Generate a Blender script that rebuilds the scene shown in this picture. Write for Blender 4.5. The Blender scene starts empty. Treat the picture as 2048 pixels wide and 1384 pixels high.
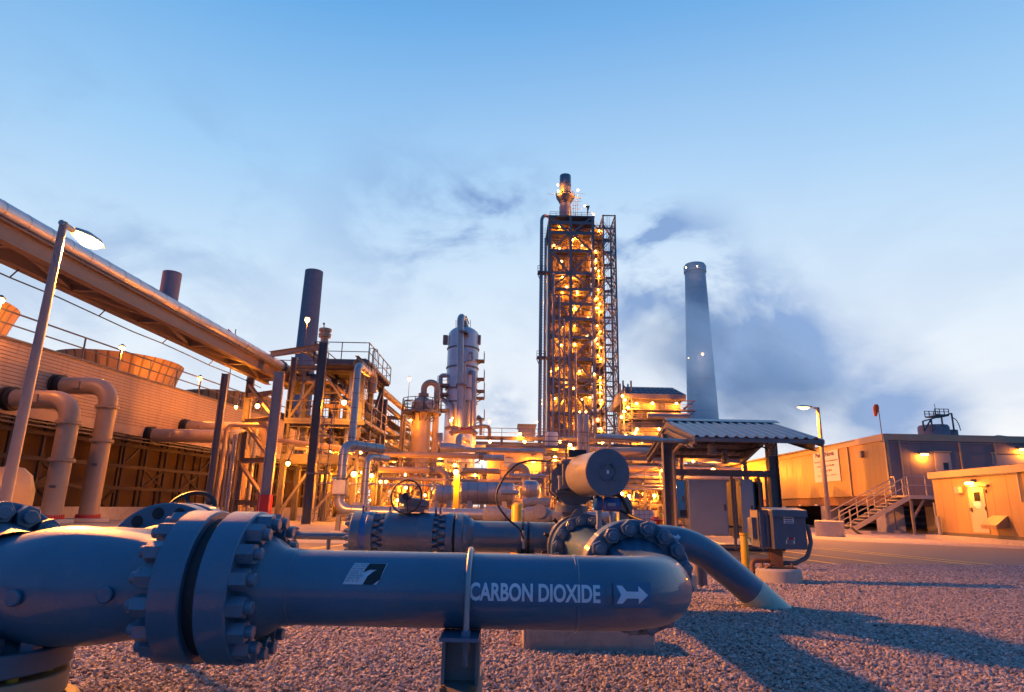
import bpy, bmesh, math, random
from mathutils import Vector as V, Matrix
random.seed(7)
S = bpy.context.scene
COL = S.collection
PI = math.pi
# ---------------------------------------------------------------- camera
FPX, TILT, ROLL, CAMH = 1265.0, math.radians(14.3), math.radians(1.22), 1.0
cd = bpy.data.cameras.new("camera"); cam = bpy.data.objects.new("camera", cd); COL.objects.link(cam)
CM = Matrix.Rotation(PI/2 + TILT, 3, 'X') @ Matrix.Rotation(ROLL, 3, 'Z')
cam.matrix_world = Matrix.Translation((0, 0, CAMH)) @ CM.to_4x4()
cd.sensor_width = 36.0; cd.lens = 36.0*FPX/2048.0; cd.clip_end = 6000; cd.clip_start = .05
S.camera = cam
# ---------------------------------------------------------------- exposure and sampling
S.render.engine = 'CYCLES'
S.view_settings.view_transform = 'Standard'; S.view_settings.look = 'None'
S.view_settings.exposure = 0.0; S.view_settings.gamma = 1.0
S.cycles.use_denoising = True
S.cycles.max_bounces = 10; S.cycles.diffuse_bounces = 3; S.cycles.glossy_bounces = 3; S.cycles.volume_bounces = 8
S.cycles.transmission_bounces = 4; S.cycles.transparent_max_bounces = 8
S.cycles.sample_clamp_indirect = 4.0; S.cycles.use_light_tree = True
S.cycles.volume_step_rate = 3.0; S.cycles.volume_max_steps = 96
# ---------------------------------------------------------------- dusk sky
W = bpy.data.worlds.new("World"); S.world = W; W.use_nodes = True
def sky():
    nt = W.node_tree; nt.nodes.clear(); N = nt.nodes.new; L = nt.links.new
    out = N('ShaderNodeOutputWorld'); bg = N('ShaderNodeBackground'); L(bg.outputs[0], out.inputs[0])
    tc = N('ShaderNodeTexCoord'); sp = N('ShaderNodeSeparateXYZ'); L(tc.outputs['Generated'], sp.inputs[0])
    def math_(op, a, b=None, clamp=False):
        m = N('ShaderNodeMath'); m.operation = op; m.use_clamp = clamp
        for i, q in enumerate((a, b)):
            if q is None: continue
            if isinstance(q, (int, float)): m.inputs[i].default_value = q
            else: L(q, m.inputs[i])
        return m.outputs[0]
    def mix(f, a, b):
        m = N('ShaderNodeMix'); m.data_type = 'RGBA'
        for i, q in ((0, f), (6, a), (7, b)):
            if isinstance(q, (int, float)): m.inputs[i].default_value = q
            elif isinstance(q, tuple): m.inputs[i].default_value = q
            else: L(q, m.inputs[i])
        return m.outputs[2]
    def ramp(x, stops):
        r = N('ShaderNodeValToRGB'); L(x, r.inputs[0]); e = r.color_ramp.elements
        while len(e) < len(stops): e.new(.5)
        for k, (p, c) in zip(e, stops): k.position = p; k.color = c + (1,) if isinstance(c, tuple) else (c, c, c, 1)
        if len(stops) == 2: r.color_ramp.interpolation = 'EASE'
        return r.outputs[0]
    z = math_('MAXIMUM', sp.outputs[2], 0.0)
    base = ramp(z, [(0, (.98, .94, .91)), (.09, (.91, .93, .96)), (.22, (.75, .85, .96)), (.34, (.56, .75, .95)),
                    (.48, (.34, .61, .92)), (.66, (.125, .40, .80)), (.80, (.045, .20, .55)), (1, (.02, .12, .42))])
    # brighter towards the place where the sun has gone down, ahead and a little right
    az = math_('ADD', math_('MULTIPLY', sp.outputs[0], .22), math_('MULTIPLY', sp.outputs[1], .97))
    base = mix(math_('MULTIPLY', math_('POWER', math_('MAXIMUM', az, 0.0), 7.0), .45), base, (.95, .96, .99, 1))
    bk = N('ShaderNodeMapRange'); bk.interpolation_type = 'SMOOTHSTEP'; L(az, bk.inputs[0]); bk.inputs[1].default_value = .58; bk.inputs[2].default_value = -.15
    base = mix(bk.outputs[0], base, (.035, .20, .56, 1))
    # thin wind-drawn smoke and cloud: noise kept to a few wide patches of the sky
    mp = N('ShaderNodeMapping'); mp.inputs['Rotation'].default_value = (0, math.radians(28), 0)
    mp.inputs['Scale'].default_value = (1.5, 1.0, 2.4); L(tc.outputs['Generated'], mp.inputs[0])
    n1 = N('ShaderNodeTexNoise'); n1.inputs['Scale'].default_value = 3.6; n1.inputs['Detail'].default_value = 10
    n1.inputs['Roughness'].default_value = .56; n1.inputs['Distortion'].default_value = .35; L(mp.outputs[0], n1.inputs['Vector'])
    cl = ramp(n1.outputs['Fac'], [(.40, 0.0), (.62, 1.0)])
    cl2 = ramp(n1.outputs['Fac'], [(.16, .12), (.45, .55), (.78, 1.0)]); plume = None
    tot = math_('MULTIPLY', ramp(z, [(0, .5), (.10, .7), (.30, .55), (.45, .18), (.62, 0.0)]), .22)
    for (px, py, rad, amt) in ((250, 440, .24, .40), (820, 440, .16, .55), (1010, 405, .085, 1.15), (900, 470, .10, .7), (1255, 455, .085, 1.7), (1330, 550, .10, 1.1), (1400, 500, .08, .6), (1480, 660, .12, 1.2), (1500, 780, .12, -1.6), (1620, 770, .12, -2.2), (1760, 815, .10, -2.4), (1880, 850, .06, -2.0), (1010, 815, .045, .9), (1240, 640, .09, .5)):
        d = (CM @ V(((px-1024)/FPX, -(py-692)/FPX, -1))).normalized()
        dp = N('ShaderNodeVectorMath'); dp.operation = 'DISTANCE'; L(tc.outputs['Generated'], dp.inputs[0]); dp.inputs[1].default_value = d
        f = N('ShaderNodeMapRange'); f.interpolation_type = 'SMOOTHSTEP'; L(dp.outputs['Value'], f.inputs[0]); f.inputs[1].default_value = rad*1.25; f.inputs[2].default_value = 0; f.inputs[4].default_value = abs(amt)
        if amt < 0: plume = f.outputs[0] if plume is None else math_('MAXIMUM', plume, f.outputs[0]); continue
        tot = math_('ADD', tot, f.outputs[0])
    c1 = math_('MINIMUM', math_('ADD', math_('MULTIPLY', cl, tot), math_('MULTIPLY', cl2, math_('MULTIPLY', plume, .60))), .92)
    skyc = mix(c1, base, (.215, .36, .66, 1))
    # low streaks of darker cloud near the horizon
    mp2 = N('ShaderNodeMapping'); mp2.inputs['Scale'].default_value = (2.2, 1.2, 12.0); L(tc.outputs['Generated'], mp2.inputs[0])
    n2 = N('ShaderNodeTexNoise'); n2.inputs['Scale'].default_value = 3.0; n2.inputs['Detail'].default_value = 8; L(mp2.outputs[0], n2.inputs['Vector'])
    lo = math_('MULTIPLY', ramp(n2.outputs['Fac'], [(.5, 0.0), (.72, 1.0)]), ramp(z, [(0, .3), (.08, .35), (.2, 0.0)]))
    skyc = mix(lo, skyc, (.50, .60, .80, 1))
    m = N('ShaderNodeVectorMath'); m.operation = 'SCALE'; L(skyc, m.inputs[0]); m.inputs[3].default_value = 1.0
    # a weak physical twilight sky under it
    st = N('ShaderNodeTexSky'); st.sky_type = 'NISHITA'; st.sun_disc = False
    st.sun_elevation = math.radians(-2); st.sun_rotation = math.radians(13)
    m2 = N('ShaderNodeVectorMath'); m2.operation = 'SCALE'; L(st.outputs[0], m2.inputs[0]); m2.inputs[3].default_value = .06
    ad = N('ShaderNodeVectorMath'); ad.operation = 'ADD'; L(m.outputs[0], ad.inputs[0]); L(m2.outputs[0], ad.inputs[1])
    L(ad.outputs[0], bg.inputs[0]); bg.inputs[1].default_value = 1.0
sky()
# ---------------------------------------------------------------- rays: a pixel of the 2048 px photograph to a point of the place
def ray(px, py): return CM @ V(((px-1024)/FPX, -(py-692)/FPX, -1))
def P(px, py, Y): d = ray(px, py); return V((0, 0, CAMH)) + d*(Y/d.y)
def G(px, py, z=0.0): d = ray(px, py); return V((0, 0, CAMH)) + d*((z-CAMH)/d.z)
def RP(px, py, o, n):
    d = ray(px, py); c = V((0, 0, CAMH)); return c + d*((V(o)-c).dot(V(n))/d.dot(V(n)))
def XZ(px, py, Y): p = P(px, py, Y); return p.x, p.z
# ---------------------------------------------------------------- mesh builder
def frame(d):
    d = d.normalized(); a = V((0, 0, 1)) if abs(d.z) < .95 else V((1, 0, 0))
    u = a.cross(d).normalized(); return u, d.cross(u)
def fillet(pts, b, n=6):
    pts = [V(p) for p in pts]; out = [pts[0]]
    for i in range(1, len(pts)-1):
        p = pts[i]; a = (pts[i-1]-p); c = (pts[i+1]-p); la, lc = a.length, c.length
        a.normalize(); c.normalize(); ang = a.angle(c, PI)
        if ang > PI-.02: out.append(p); continue
        t = min(b/math.tan(ang/2), la*.49, lc*.49); r = t*math.tan(ang/2)
        m = (a+c).normalized(); cen = p + m*(r/math.sin(ang/2)); s = p+a*t-cen; e = p+c*t-cen
        th = s.angle(e); ax = s.cross(e).normalized()
        for k in range(n+1): out.append(cen + Matrix.Rotation(th*k/n, 3, ax) @ s)
    out.append(pts[-1]); return out
class MB:
    def __init__(s): s.v = []; s.f = []
    def add(s, vs, fs):
        b = len(s.v); s.v += [V(q) for q in vs]; s.f += [tuple(b+i for i in q) for q in fs]; return s
    def box(s, c, d, R=None):
        c = V(c); vs = []
        for x in (-.5, .5):
            for y in (-.5, .5):
                for z in (-.5, .5):
                    q = V((x*d[0], y*d[1], z*d[2])); vs.append(c + (R @ q if R else q))
        return s.add(vs, [(0,1,3,2),(4,6,7,5),(0,4,5,1),(2,3,7,6),(0,2,6,4),(1,5,7,3)])
    def bb(s, x0, x1, y0, y1, z0, z1): return s.box(((x0+x1)/2, (y0+y1)/2, (z0+z1)/2), (abs(x1-x0), abs(y1-y0), abs(z1-z0)))
    def bar(s, p, q, w, h=None):
        p, q = V(p), V(q); h = h or w; d = q-p
        if d.length < 1e-6: return s
        u, v = frame(d); vs = []
        for e in (p, q):
            for a, b in ((-1,-1),(1,-1),(1,1),(-1,1)): vs.append(e+u*(a*w/2)+v*(b*h/2))
        return s.add(vs, [(3,2,1,0),(4,5,6,7),(0,1,5,4),(1,2,6,5),(2,3,7,6),(3,0,4,7)])
    def ibeam(s, p, q, h, w, t=None, face=None):
        p, q = V(p), V(q); d = q-p; u, v = frame(d); t = t or h*.07
        if face is not None:
            v = V(face); v = (v - d.normalized()*v.dot(d.normalized())).normalized(); u = v.cross(d.normalized())
        def b(cu, cv, wu, wv):
            vs = []
            for e in (p, q):
                for a, c in ((-1,-1),(1,-1),(1,1),(-1,1)): vs.append(e+u*(cu+a*wu/2)+v*(cv+c*wv/2))
            s.add(vs, [(3,2,1,0),(4,5,6,7),(0,1,5,4),(1,2,6,5),(2,3,7,6),(3,0,4,7)])
        b(0, h/2-t/2, w, t); b(0, -h/2+t/2, w, t); b(0, 0, t*.7, h-2*t); return s
    def tube(s, pts, r, n=12, cap=True):
        pts = [V(p) for p in pts]; rs = r if isinstance(r, (list, tuple)) else [r]*len(pts)
        vs, fs = [], []; u = None
        for i, p in enumerate(pts):
            a = pts[max(i-1, 0)]; c = pts[min(i+1, len(pts)-1)]; t = (c-a)
            if t.length < 1e-9: t = V((0, 0, 1))
            t.normalize()
            u = frame(t)[0] if u is None else (u - t*u.dot(t)).normalized()
            w = t.cross(u)
            for k in range(n):
                g = 2*PI*k/n; vs.append(p + u*(rs[i]*math.cos(g)) + w*(rs[i]*math.sin(g)))
        for i in range(len(pts)-1):
            for k in range(n): fs.append((i*n+k, i*n+(k+1)%n, (i+1)*n+(k+1)%n, (i+1)*n+k))
        if cap: fs += [tuple(reversed(range(n))), tuple((len(pts)-1)*n+k for k in range(n))]
        return s.add(vs, fs)
    def pipe(s, pts, r, b=None, n=14, k=6, cap=True): return s.tube(fillet(pts, b if b else 2.6*r, k), r, n, cap)
    def lathe(s, prof, o=(0,0,0), axis=(0,0,1), n=32, cap=True, a0=0, a1=2*PI):
        o, ax = V(o), V(axis).normalized(); u, w = frame(ax); vs, fs = [], []; full = a1-a0 > 6.28; m = n if full else n+1
        for h, r in prof:
            for k in range(m):
                g = a0+(a1-a0)*k/n; vs.append(o+ax*h+u*(r*math.cos(g))+w*(r*math.sin(g)))
        for i in range(len(prof)-1):
            for k in range(n if full else n): fs.append((i*m+k, i*m+(k+1)%m, (i+1)*m+(k+1)%m, (i+1)*m+k))
        if cap and full:
            if prof[0][1] > 1e-5: fs.append(tuple(reversed(range(m))))
            if prof[-1][1] > 1e-5: fs.append(tuple((len(prof)-1)*m+k for k in range(m)))
        return s.add(vs, fs)
    def prism(s, poly, o, u, v, t):
        o, u, v = V(o), V(u), V(v); w = u.cross(v).normalized()*t; n = len(poly)
        a = [o+u*x+v*y for x, y in poly]
        return s.add(a + [q+w for q in a], [tuple(reversed(range(n))), tuple(range(n, 2*n))] + [(k, (k+1)%n, n+(k+1)%n, n+k) for k in range(n)])
    def ball(s, c, r, n=12, m=8, sc=(1,1,1)):
        vs, fs = [V((0,0,1))], []
        for i in range(1, m):
            for k in range(n):
                g, h = 2*PI*k/n, PI*i/m; vs.append(V((math.sin(h)*math.cos(g), math.sin(h)*math.sin(g), math.cos(h))))
        vs.append(V((0,0,-1))); e = len(vs)-1
        for k in range(n):
            fs.append((0, 1+k, 1+(k+1)%n)); fs.append((e, 1+(m-2)*n+(k+1)%n, 1+(m-2)*n+k))
            for i in range(m-2): fs.append((1+i*n+k, 1+(i+1)*n+k, 1+(i+1)*n+(k+1)%n, 1+i*n+(k+1)%n))
        return s.add([V(c)+V((q.x*r*sc[0], q.y*r*sc[1], q.z*r*sc[2])) for q in vs], fs)
    def rail(s, pts, h=1.07, r=.022, step=1.5, toe=True, mid=True):
        pts = [V(p) for p in pts]
        for a, b in zip(pts, pts[1:]):
            L = (b-a).length; k = max(1, round(L/step))
            for i in range(k+1):
                q = a.lerp(b, i/k); s.bar(q, q+V((0,0,h)), 2*r)
            s.bar(a+V((0,0,h)), b+V((0,0,h)), 2*r)
            if mid: s.bar(a+V((0,0,h*.52)), b+V((0,0,h*.52)), 1.7*r)
            if toe: s.bar(a+V((0,0,.06)), b+V((0,0,.06)), .015, .12)
        return s
    def ladder(s, p, q, side, w=.42, cage=None, r=.02, step=.32):
        p, q, side = V(p), V(q), V(side).normalized()
        for e in (-1, 1): s.bar(p+side*(e*w/2), q+side*(e*w/2), 2*r)
        L = (q-p).length; k = int(L/step)
        for i in range(1, k): c = p.lerp(q, i/k); s.bar(c-side*w/2, c+side*w/2, 1.4*r)
        if cage is not None:
            out = V(cage).normalized(); R = .36; up = (q-p).normalized(); st = 2.2
            ring = lambda c: [c+side*(R*math.cos(g))+out*(R*math.sin(g)+.12) for g in [PI*j/6 for j in range(7)]]
            hs = []; h = st
            while h < L+1.0: hs.append(ring(p+up*h)); h += .9
            for rg in hs:
                for a, b in zip(rg, rg[1:]): s.bar(a, b, .03)
            for j in (0, 1, 3, 5, 6):
                for a, b in zip(hs, hs[1:]): s.bar(a[j], b[j], .025)
        return s
    def build(s, name, mat, parent=None, smooth=35, at=None, label=None, cat=None, group=None, kind=None):
        o = V(parent['_o']) if parent is not None and '_o' in parent else (V(at) if at is not None else None)
        if o is None:
            if parent is None and s.v:
                n = len(s.v); o = V((sum(q.x for q in s.v)/n, sum(q.y for q in s.v)/n, min(q.z for q in s.v)))
            else: o = V((0, 0, 0))
        me = bpy.data.meshes.new(name); me.from_pydata([q-o for q in s.v], [], s.f); me.update()
        bm = bmesh.new(); bm.from_mesh(me); bmesh.ops.recalc_face_normals(bm, faces=bm.faces); bm.to_mesh(me); bm.free()
        if smooth:
            me.shade_smooth(); me.set_sharp_from_angle(angle=math.radians(smooth))
        me.materials.append(mat)
        ob = bpy.data.objects.new(name, me); COL.objects.link(ob)
        if parent is not None: ob.parent = parent
        else: ob.location = o
        ob['_o'] = tuple(o) if parent is None else tuple(parent.get('_o', (0,0,0)))
        tag(ob, label, cat, group, kind); return ob
def tag(o, label=None, cat=None, group=None, kind=None):
    for k, q in (('label', label), ('category', cat), ('group', group), ('kind', kind)):
        if q: o[k] = q
    return o
def thing(name, label, cat, loc, group=None):
    o = bpy.data.objects.new(name, None); COL.objects.link(o); o.location = V(loc); o.empty_display_size = .2
    o['_o'] = tuple(V(loc)); return tag(o, label, cat, group)
def copy_tree(o, parent=None):
    c = o.copy(); COL.objects.link(c)
    if parent is not None: c.parent = parent
    for ch in [q for q in bpy.data.objects if q.parent == o]: copy_tree(ch, c)
    return c
# ---------------------------------------------------------------- materials
MATS = {}
def mat(name, col, rough=.5, metal=0.0, var=.12, scale=3.0, bump=0.0, bscale=60.0, coat=0.0, dirt=None, dirt_amt=.35, emit=None, estr=0.0, spec=.5, stretch=(1,1,1)):
    m = bpy.data.materials.new(name); m.use_nodes = True; nt = m.node_tree; N = nt.nodes.new; L = nt.links.new
    b = nt.nodes['Principled BSDF']; b.inputs['Roughness'].default_value = rough; b.inputs['Metallic'].default_value = metal
    b.inputs['Coat Weight'].default_value = coat; b.inputs['Specular IOR Level'].default_value = spec; b.inputs['Coat Roughness'].default_value = .08; b.inputs['Coat IOR'].default_value = 1.75
    if emit:
        b.inputs['Emission Color'].default_value = emit + (1,); b.inputs['Emission Strength'].default_value = estr
        b.inputs['Base Color'].default_value = col + (1,); MATS[name] = m; return m
    tc = N('ShaderNodeTexCoord'); mp = N('ShaderNodeMapping'); mp.inputs['Scale'].default_value = stretch; L(tc.outputs['Object'], mp.inputs[0])
    n = N('ShaderNodeTexNoise'); n.inputs['Scale'].default_value = scale; n.inputs['Detail'].default_value = 7; n.inputs['Roughness'].default_value = .62
    L(mp.outputs[0], n.inputs['Vector'])
    r = N('ShaderNodeValToRGB'); e = r.color_ramp.elements; e[0].position = .3; e[1].position = .72
    e[0].color = tuple(c*(1-var) for c in col) + (1,); e[1].color = tuple(min(1, c*(1+var)) for c in col) + (1,)
    L(n.outputs['Fac'], r.inputs[0]); c = r.outputs[0]
    if dirt:
        n3 = N('ShaderNodeTexNoise'); n3.inputs['Scale'].default_value = scale*2.7; n3.inputs['Detail'].default_value = 10; n3.inputs['Roughness'].default_value = .7
        L(mp.outputs[0], n3.inputs['Vector'])
        r3 = N('ShaderNodeValToRGB'); r3.color_ramp.elements[0].position = .52; r3.color_ramp.elements[1].position = .75
        r3.color_ramp.elements[0].color = (0,0,0,1); r3.color_ramp.elements[1].color = (dirt_amt,)*3 + (1,); L(n3.outputs['Fac'], r3.inputs[0])
        mx = N('ShaderNodeMix'); mx.data_type = 'RGBA'; L(r3.outputs[0], mx.inputs[0]); L(c, mx.inputs[6]); mx.inputs[7].default_value = dirt + (1,); c = mx.outputs[2]
    L(c, b.inputs['Base Color'])
    rr = N('ShaderNodeMapRange'); L(n.outputs['Fac'], rr.inputs[0]); rr.inputs[1].default_value = .3; rr.inputs[2].default_value = .7
    rr.inputs[3].default_value = max(.03, rough*.85); rr.inputs[4].default_value = min(1, rough*1.15); L(rr.outputs[0], b.inputs['Roughness'])
    if bump:
        n2 = N('ShaderNodeTexNoise'); n2.inputs['Scale'].default_value = bscale; n2.inputs['Detail'].default_value = 5; L(tc.outputs['Object'], n2.inputs['Vector'])
        bp = N('ShaderNodeBump'); bp.inputs['Strength'].default_value = bump; bp.inputs['Distance'].default_value = .01; L(n2.outputs['Fac'], bp.inputs['Height']); L(bp.outputs[0], b.inputs['Normal'])
    MATS[name] = m; return m
def striped(name, col, dark, period, axis, width=.12, rough=.45, metal=0.0, bump=.6, dirt=.15, smooth=False, stain=None, stain_amt=.5):
    """ribbed sheet or banded cladding: grooves at a fixed pitch along one object axis"""
    m = mat(name, col, rough, metal, dirt, 1.5, dirt=stain, dirt_amt=stain_amt, stretch=(1.6,1.6,.14) if stain else (1,1,1)); nt = m.node_tree; N = nt.nodes.new; L = nt.links.new; b = nt.nodes['Principled BSDF']
    tc = N('ShaderNodeTexCoord'); sp = N('ShaderNodeSeparateXYZ'); L(tc.outputs['Object'], sp.inputs[0])
    a = N('ShaderNodeMath'); a.operation = 'DIVIDE'; L(sp.outputs[axis], a.inputs[0]); a.inputs[1].default_value = period
    f = N('ShaderNodeMath'); f.operation = 'FRACT'; L(a.outputs[0], f.inputs[0])
    r = N('ShaderNodeValToRGB'); e = r.color_ramp.elements; L(f.outputs[0], r.inputs[0])
    e[0].position = 0; e[0].color = (0,0,0,1); e[1].position = width; e[1].color = (1,1,1,1)
    if smooth: x = e.new(1-width); x.color = (1,1,1,1); x = e.new(1.0); x.color = (0,0,0,1)
    src = b.inputs['Base Color'].links[0].from_socket
    mx = N('ShaderNodeMix'); mx.data_type = 'RGBA'; L(r.outputs[0], mx.inputs[0]); mx.inputs[6].default_value = dark + (1,); L(src, mx.inputs[7]); L(mx.outputs[2], b.inputs['Base Color'])
    bp = N('ShaderNodeBump'); bp.inputs['Strength'].default_value = bump; bp.inputs['Distance'].default_value = .03; L(r.outputs[0], bp.inputs['Height']); L(bp.outputs[0], b.inputs['Normal'])
    return m
paint = mat('pipe_paint', (.050, .124, .200), .44, 0, .18, 2.2, .18, 130, coat=.38, dirt=(.15,.145,.14), dirt_amt=.4)
paint2 = mat('bolt_paint', (.085, .14, .20), .30, 0, .12, 9, .08, 120, coat=.2, dirt=(.12,.09,.07), dirt_amt=.3)
paint3 = mat('actuator_paint', (.115, .13, .16), .42, 0, .1, 5, .12, 120, dirt=(.05,.05,.05))
gap_m = mat('gap_shade', (.012, .014, .02), .6)  # near-black colour puts shade into the flange gaps and bolt holes
blue_m = mat('blue_enamel', (.01, .10, .33), .3, 0, .15, 8, coat=.3)
band_m = mat('label_blue', (.034, .108, .205), .44, 0, .06, 6, coat=.38)
white_m = mat('label_white', (.62, .68, .75), .5, 0, .06, 9)
black_m = mat('black_rubber', (.012, .012, .014), .5, 0, .2, 8)
conc = mat('concrete', (.30, .28, .26), .9, 0, .22, 3.5, .35, 45, dirt=(.12,.10,.09), dirt_amt=.5)
conc2 = mat('pale_concrete', (.42, .38, .33), .9, 0, .18, 2.0, .25, 30, dirt=(.2,.16,.12), dirt_amt=.45)
steel = mat('painted_steel', (.15, .135, .135), .5, .0, .22, 1.6, .06, 60, dirt=(.16,.09,.05), dirt_amt=.5)
steel_dk = mat('dark_steel', (.085, .08, .085), .5, .2, .2, 2)
galv = mat('galvanised_steel', (.34, .35, .36), .42, .55, .16, 4, .05, 80)
rust = mat('rusty_steel', (.22, .105, .05), .75, .1, .4, 5, .2, 60, dirt=(.07,.035,.02), dirt_amt=.7)
clad = striped('insulation_cladding', (.50, .49, .52), (.10,.09,.085), .9, 2, .03, .30, .45, .35, .14)
cladp = mat('cladding_plain', (.36, .345, .345), .32, .5, .14, 2.5, .03, 9, dirt=(.22,.18,.15), dirt_amt=.35)
beige = mat('beige_pipe_paint', (.36, .255, .165), .42, 0, .1, 1.4, .05, 30, dirt=(.22,.13,.08), dirt_amt=.35)
yel = mat('safety_yellow', (.62, .36, .01), .4, 0, .1, 6, dirt=(.12,.07,.02), dirt_amt=.3)
red_m = mat('safety_red', (.42, .02, .02), .45, 0, .1, 6)
orange_m = mat('windsock_orange', (.75, .11, .015), .7, 0, .1, 6)
glass_dk = mat('dark_glass', (.015, .018, .022), .08, 0, .1, 4)
SOD = (1.0, .275, .014)
GLOW = {}
def bulb(name, s, col=SOD, vis=(16.0, 8.0, 2.2)):
    """the lamp glass itself glows at a modest strength; its light comes from a lamp object (see lamplight)"""
    m = mat(name, (.8, .6, .3), .4, emit=vis, estr=1.0); m.cycles.emission_sampling = 'NONE'; GLOW[name] = (s, col); return m
LD = {}
def lamplight(parent, p, m, intensity_area, soft=.06, cut=None):
    s, col = GLOW[m.name]; w = 4*PI*s*intensity_area; k = (round(w), col, soft, cut)
    if k not in LD:
        l = bpy.data.lights.new('sodium_lamp', 'SPOT' if cut else 'POINT'); l.energy = w; l.color = col; l.shadow_soft_size = soft; LD[k] = l
        if cut: l.spot_size = math.radians(cut); l.spot_blend = .35
    o = bpy.data.objects.new('lamp_light', LD[k]); COL.objects.link(o); o.parent = parent; o.location = V(p)-V(parent['_o']); return o
# ---------------------------------------------------------------- ground
def ground_mat():
    m = mat('gravel_ground', (.35, .315, .30), .95, 0, .25, 1.2); nt = m.node_tree; N = nt.nodes.new; L = nt.links.new; b = nt.nodes['Principled BSDF']
    tc = N('ShaderNodeTexCoord'); v = N('ShaderNodeTexVoronoi'); v.inputs['Scale'].default_value = 30; L(tc.outputs['Object'], v.inputs['Vector'])
    hs = N('ShaderNodeSeparateColor'); L(v.outputs['Color'], hs.inputs[0])
    r = N('ShaderNodeValToRGB'); e = r.color_ramp.elements; e[0].color = (.11,.10,.10,1); e[1].color = (.44,.40,.37,1); L(hs.outputs[0], r.inputs[0])
    src = b.inputs['Base Color'].links[0].from_socket; mx = N('ShaderNodeMix'); mx.data_type = 'RGBA'; mx.inputs[0].default_value = .6
    L(src, mx.inputs[6]); L(r.outputs[0], mx.inputs[7]); L(mx.outputs[2], b.inputs['Base Color'])
    bp = N('ShaderNodeBump'); bp.inputs['Strength'].default_value = .8; bp.inputs['Distance'].default_value = .03; bp.invert = True
    L(v.outputs['Distance'], bp.inputs['Height']); L(bp.outputs[0], b.inputs['Normal']); return m
def sheet(name, poly, z, m):
    mb = MB(); mb.add([(x, y, z) for x, y in poly], [tuple(range(len(poly)))]); return mb.build(name, m, None, 0, at=(0,0,0), kind='structure')
sheet('ground', [(-4000,-4000),(4000,-4000),(4000,4000),(-4000,4000)], 0, ground_mat())
apron_m = mat('apron_concrete', (.33, .29, .24), .9, 0, .22, .7, .2, 25, dirt=(.16,.12,.09), dirt_amt=.45)
sheet('concrete_apron', [(-60,17.2),(-2.2,17.2),(-2.2,33.2),(10.5,33.2),(11.2,70),(-2,80),(-60,80)], .004, apron_m)
asph = mat('asphalt', (.135, .115, .095), .8, 0, .25, 2.0, .35, 130, dirt=(.14,.12,.10), dirt_amt=.35)
sheet('road', [(-14,13.6),(6,13.5),(11.5,14.5),(20,14.9),(70,15.5),(70,20),(17.1,22),(13,25.2),(10.4,33.3),(-2.3,33.3),(-2.3,17.1),(-14,16.6)], .008, asph)
line_m = mat('road_yellow', (.75, .46, .05), .7, 0, .2, 5, dirt=(.1,.09,.08), dirt_amt=.5)
def road_line(a, b, w=.13):
    a, b = V((a[0], a[1], 0)), V((b[0], b[1], 0)); n = V((-(b-a).y, (b-a).x, 0)).normalized()*w/2
    mb = MB(); mb.add([(q.x, q.y, .012) for q in (a-n, b-n, b+n, a+n)], [(0,1,2,3)]); mb.build('road_marking', line_m, None, 0, at=(0,0,0), kind='structure')
for (p, q) in (((1450,1097),(1682,1129)), ((1480,1091),(1800,1131)), ((1600,1093),(1973,1132)), ((1640,1094.5),(1985,1129)), ((622,1097),(700,1088)), ((655,1106),(760,1092)), ((1340,1106),(1420,1113))):
    a, b = G(*p, .012), G(*q, .012); road_line((a.x, a.y), (b.x, b.y))
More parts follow.
